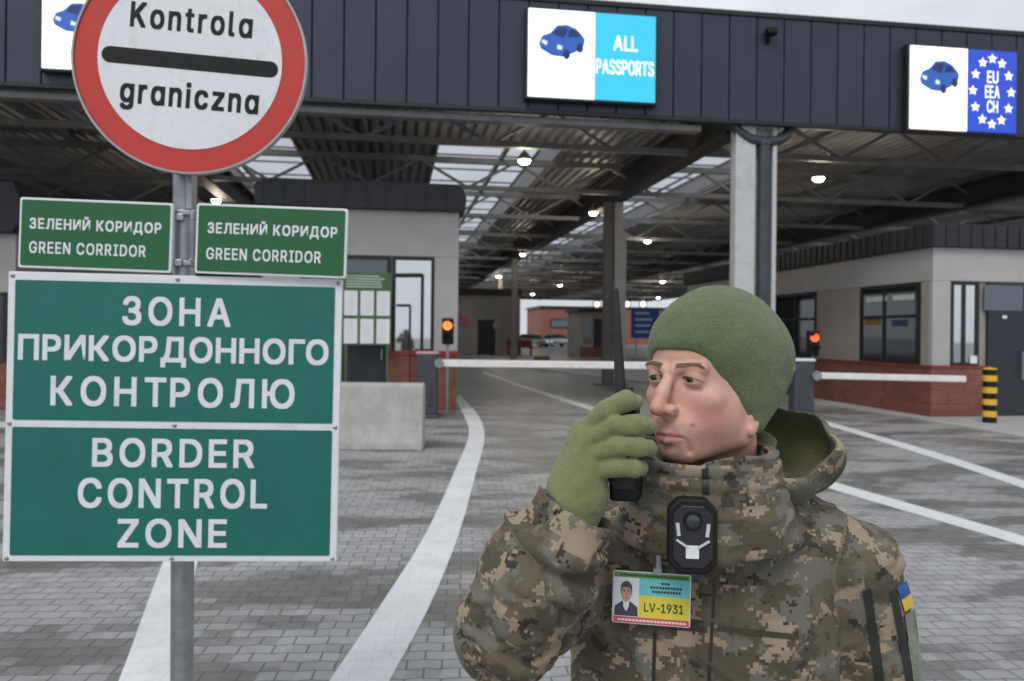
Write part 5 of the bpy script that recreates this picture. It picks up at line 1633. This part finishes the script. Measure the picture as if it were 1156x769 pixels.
# ------------------------------------------------------------------ chest camera, clip and pass
def chest(name, px, py, lab, cat, off, extra_roll=0.0):
    p, nn = hit(px, py)
    yaw = BY+math.atan2(0,1)
    e = empty(name, p+Vector((Fb[0],Fb[1],0))*off, 0, lab, cat)
    e.rotation_euler = (R(-4), extra_roll, -BY)
    return e, p.y
bc, Yc = chest('body_camera', 780, 601, 'black octagonal body camera with a white label on the jacket front', 'body camera', .012)
k = (Yc-.02)/FPX
def octo(w, h, c): return [(-w+c,-h),(w-c,-h),(w,-h+c),(w,h-c),(w-c,h),(-w+c,h),(-w,h-c),(-w,-h+c)]
w, h = 27.5*k, 42*k
mb = MB(); mb.prism(octo(w,h,.014), -.016, .014); mb.build('housing', M['black'], bc, bevel=.004, seg=3)
mb = MB(); mb.prism(octo(w*.80,h*.82,.012), -.0195, -.0155); mb.build('front_plate', M['frame'], bc, bevel=.0015)
mb = MB(); lz = h*.42
mb.tube([(0,-.019,lz),(0,-.0235,lz)], [.013,.0115], 28); mb.tube([(0,-.0236,lz),(0,-.0242,lz)], [.0085,.007], 24, 1); mb.build('lens', [M['black'], M['glass']], bc, smooth=True)
M['silver'] = paint('silver_plastic', (.55,.56,.57), .35, .3)
for s in (-1,1):
    mb = MB(); mb.bar((s*w*.62,-.0205,h*.36),(s*w*.56,-.0205,h*.02),.0045,.003); mb.build('silver_stripe', M['silver'], bc)
    mb = MB(); mb.bar((s*w*.66,-.0205,-h*.08),(s*w*.18,-.0205,-h*.28),.0042,.003); mb.build('silver_stripe', M['silver'], bc)
mb = MB(); mb.box(-w*.02-.0085,-w*.02+.0085,-.0212,-.0195,-h*.56,-h*.22); lbq = mb.build('label', M['sign_white'], bc)
mb = MB(); put_text(mb, '18', (-w*.02-.003,-w*.02+.003,-h*.42,-h*.36), -.0216); mb.build('lettering', M['grey_text_glint'], lbq)
mb = MB(); mb.box(-.012,.012,.014,.022,-h*.3,h*.5); mb.build('clip', M['black'], bc)

ps, Yp = chest('identity_pass', 735, 673, 'plastic identity pass with a portrait and LV-1931 hanging on the jacket', 'pass', .012, R(1.0))
k = (Yp-.012)/FPX; w, h = 43.5*k, 29*k
colr = lambda n, c: paint(n, c, .25, 0, .04, 30)
M['p_g'] = colr('pass_green', (.10,.30,.06)); M['p_c'] = colr('pass_cyan', (.16,.55,.60)); M['p_y'] = colr('pass_yellow', (.72,.62,.07)); M['p_r'] = colr('pass_red', (.62,.10,.09))
M['p_d'] = colr('pass_ink', (.03,.05,.04)); M['p_w'] = colr('pass_pale', (.72,.75,.80)); M['p_skin'] = colr('portrait_skin', (.52,.33,.25)); M['p_suit'] = colr('portrait_suit', (.06,.065,.09))
mb = MB()
mb.prism(rounded(-w,w,-h,h,.003), 0, .0018, 0)
z1_, z2_, z3_ = h*.76, h*.10, -h*.74
xs_ = -w+w*2*.34
flat(mb, [(-w*.97,z1_),(w*.97,z1_),(w*.97,h*.96),(-w*.97,h*.96)], -.0006, 1)
flat(mb, [(xs_,z2_),(w*.97,z2_),(w*.97,z1_),(xs_,z1_)], -.0006, 2)
flat(mb, [(xs_,z3_),(w*.97,z3_),(w*.97,z2_),(xs_,z2_)], -.0006, 3)
flat(mb, [(-w*.97,-h*.97),(w*.97,-h*.97),(w*.97,z3_),(-w*.97,z3_)], -.0006, 4)
flat(mb, [(-w*.97,z3_),(xs_,z3_),(xs_,z1_),(-w*.97,z1_)], -.0006, 0)
card = mb.build('card', [M['p_w'], M['p_g'], M['p_c'], M['p_y'], M['p_r']], ps)
mb = MB(); pcx = (-w*.97+xs_)/2; pw = (xs_+w*.97)/2
flat(mb, [(pcx-pw*.95,z3_+.001),(pcx+pw*.95,z3_+.001),(pcx+pw*.9,z3_+h*.38),(pcx+pw*.35,z3_+h*.58),(pcx-pw*.35,z3_+h*.58),(pcx-pw*.9,z3_+h*.38)], -.0009, 0)
flat(mb, [(pcx-pw*.2,z3_+h*.36),(pcx,z3_+h*.2),(pcx+pw*.2,z3_+h*.36),(pcx+pw*.25,z3_+h*.6),(pcx-pw*.25,z3_+h*.6)], -.0011, 2)
flat(mb, disc_poly(pcx, z3_+h*.98, pw*.46, 20, rz=h*.34), -.0011, 0)
flat(mb, disc_poly(pcx, z3_+h*.88, pw*.40, 20, rz=h*.32), -.0013, 1)
flat(mb, disc_poly(pcx, z3_+h*1.06, pw*.47, 20, R(8), R(172), rz=h*.30), -.0015, 0)
for sx3 in (-1,1):
    flat(mb, disc_poly(pcx+sx3*pw*.17, z3_+h*.97, pw*.07, 10, rz=h*.028), -.0016, 0); flat(mb, disc_poly(pcx+sx3*pw*.17, z3_+h*1.03, pw*.11, 10, rz=h*.015), -.0016, 0)
flat(mb, disc_poly(pcx, z3_+h*.72, pw*.13, 10, rz=h*.016), -.0016, 3); flat(mb, disc_poly(pcx, z3_+h*.84, pw*.06, 10, rz=h*.035), -.0016, 3)
mb.build('portrait', [M['p_suit'], M['p_skin'], M['p_w'], M['p_r']], card)
mb = MB()
put_text(mb, 'LV-1931', (xs_+w*.14,w*.82,z3_+h*.24,z3_+h*.58), -.0012, .012)
for z_, x0_, x1_ in ((.60,.44,.60),(.44,.22,.84),(.28,.26,.80)):
    k_ = xs_+(w*.97-xs_)*x0_; e_ = xs_+(w*.97-xs_)*x1_
    while k_ < e_: 
        mb.box(k_, k_+.0032, -.0011, -.0008, h*z_-.0016, h*z_+.0016); k_ += .0042
k_ = -w*.80
while k_ < w*.85: mb.box(k_, k_+.0035, -.0011, -.0008, h*.86-.0013, h*.86+.0013); k_ += .0044
mb.build('lettering', M['p_d'], card)
mb = MB(); k_ = -w*.85
while k_ < w*.85: mb.box(k_, k_+.004, -.0011, -.0008, -h*.86-.0014, -h*.86+.0014); k_ += .0052
mb.build('footer_lettering', M['p_w'], card)
mb = MB(); cx_ = 6*k
mb.box(cx_-.006,cx_+.006,-.004,.0,h*.95,h+.012); mb.tube([(cx_,-.003,h+.008),(cx_,-.004,h+.040)], [.0065,.0045], 14); mb.tube([(cx_,-.004,h+.040),(cx_,-.004,h+.046)], [.0055,.004], 14)
mb.build('clip', M['galv'], ps, smooth=True)
# ------------------------------------------------------------------ sky, sun, camera
wd = bpy.data.worlds.new('World'); SC.world = wd; wd.use_nodes = True
nt = wd.node_tree; bg = nt.nodes['Background']
sky = nt.nodes.new('ShaderNodeTexSky'); sky.sky_type = 'NISHITA'; sky.sun_disc = False
SUN_EL, SUN_AZ = R(48), R(200)
sky.sun_elevation = SUN_EL; sky.sun_rotation = SUN_AZ
sky.dust_density = 3.0; sky.air_density = 1.0; sky.ozone_density = 1.0
tc = nt.nodes.new('ShaderNodeTexCoord')
hs = nt.nodes.new('ShaderNodeHueSaturation'); hs.inputs['Saturation'].default_value = .12
nt.links.new(sky.outputs[0], hs.inputs['Color'])
mp = nt.nodes.new('ShaderNodeMapping'); mp.inputs['Scale'].default_value = (1, 1, 3.2); nt.links.new(tc.outputs['Generated'], mp.inputs[0])
cl = noise(nt, mp.outputs[0], 2.2, 6, .55)
cloud = mix(nt, ramp(nt, cl, .32, .68), (5.0,5.4,5.9), (7.9,8.3,8.8))
out = mix(nt, .82, hs.outputs[0], cloud)           # overcast: a bright, nearly even cloud sheet over the clear sky
nt.links.new(out, bg.inputs['Color']); bg.inputs['Strength'].default_value = .10
sl = bpy.data.lights.new('sun', 'SUN'); sl.energy = 1.0; sl.angle = R(25); sl.color = (1,.97,.93)
so = bpy.data.objects.new('sun', sl); COL.objects.link(so)
# direction from which light comes (azimuth measured like the sky texture: 0 = +Y, clockwise from above)
dv = Vector((math.sin(SUN_AZ)*math.cos(SUN_EL), math.cos(SUN_AZ)*math.cos(SUN_EL), math.sin(SUN_EL)))
so.rotation_euler = dv.to_track_quat('Z', 'Y').to_euler(); so.location = dv*50

cam = bpy.data.cameras.new('camera'); co = bpy.data.objects.new('camera', cam); COL.objects.link(co)
cam.sensor_width = 36.0; cam.lens = FPX/1156*36; cam.clip_end = 2000; cam.clip_start = .05
cam.shift_y = -(384.5-HY)/1156
co.matrix_world = Matrix.Translation((0,0,CAMZ)) @ Matrix.Rotation(R(90),4,'X') @ Matrix.Rotation(ROLL,4,'Z')
cam.dof.use_dof = True; cam.dof.focus_distance = 1.35; cam.dof.aperture_fstop = 6.3
SC.camera = co
SC.view_settings.view_transform = 'Standard'; SC.view_settings.look = 'None'
SC.view_settings.exposure = 0.34; SC.view_settings.gamma = 1.0
SC.render.engine = 'CYCLES'; SC.cycles.use_denoising = True
SC.cycles.max_bounces = 8; SC.cycles.sample_clamp_indirect = 6
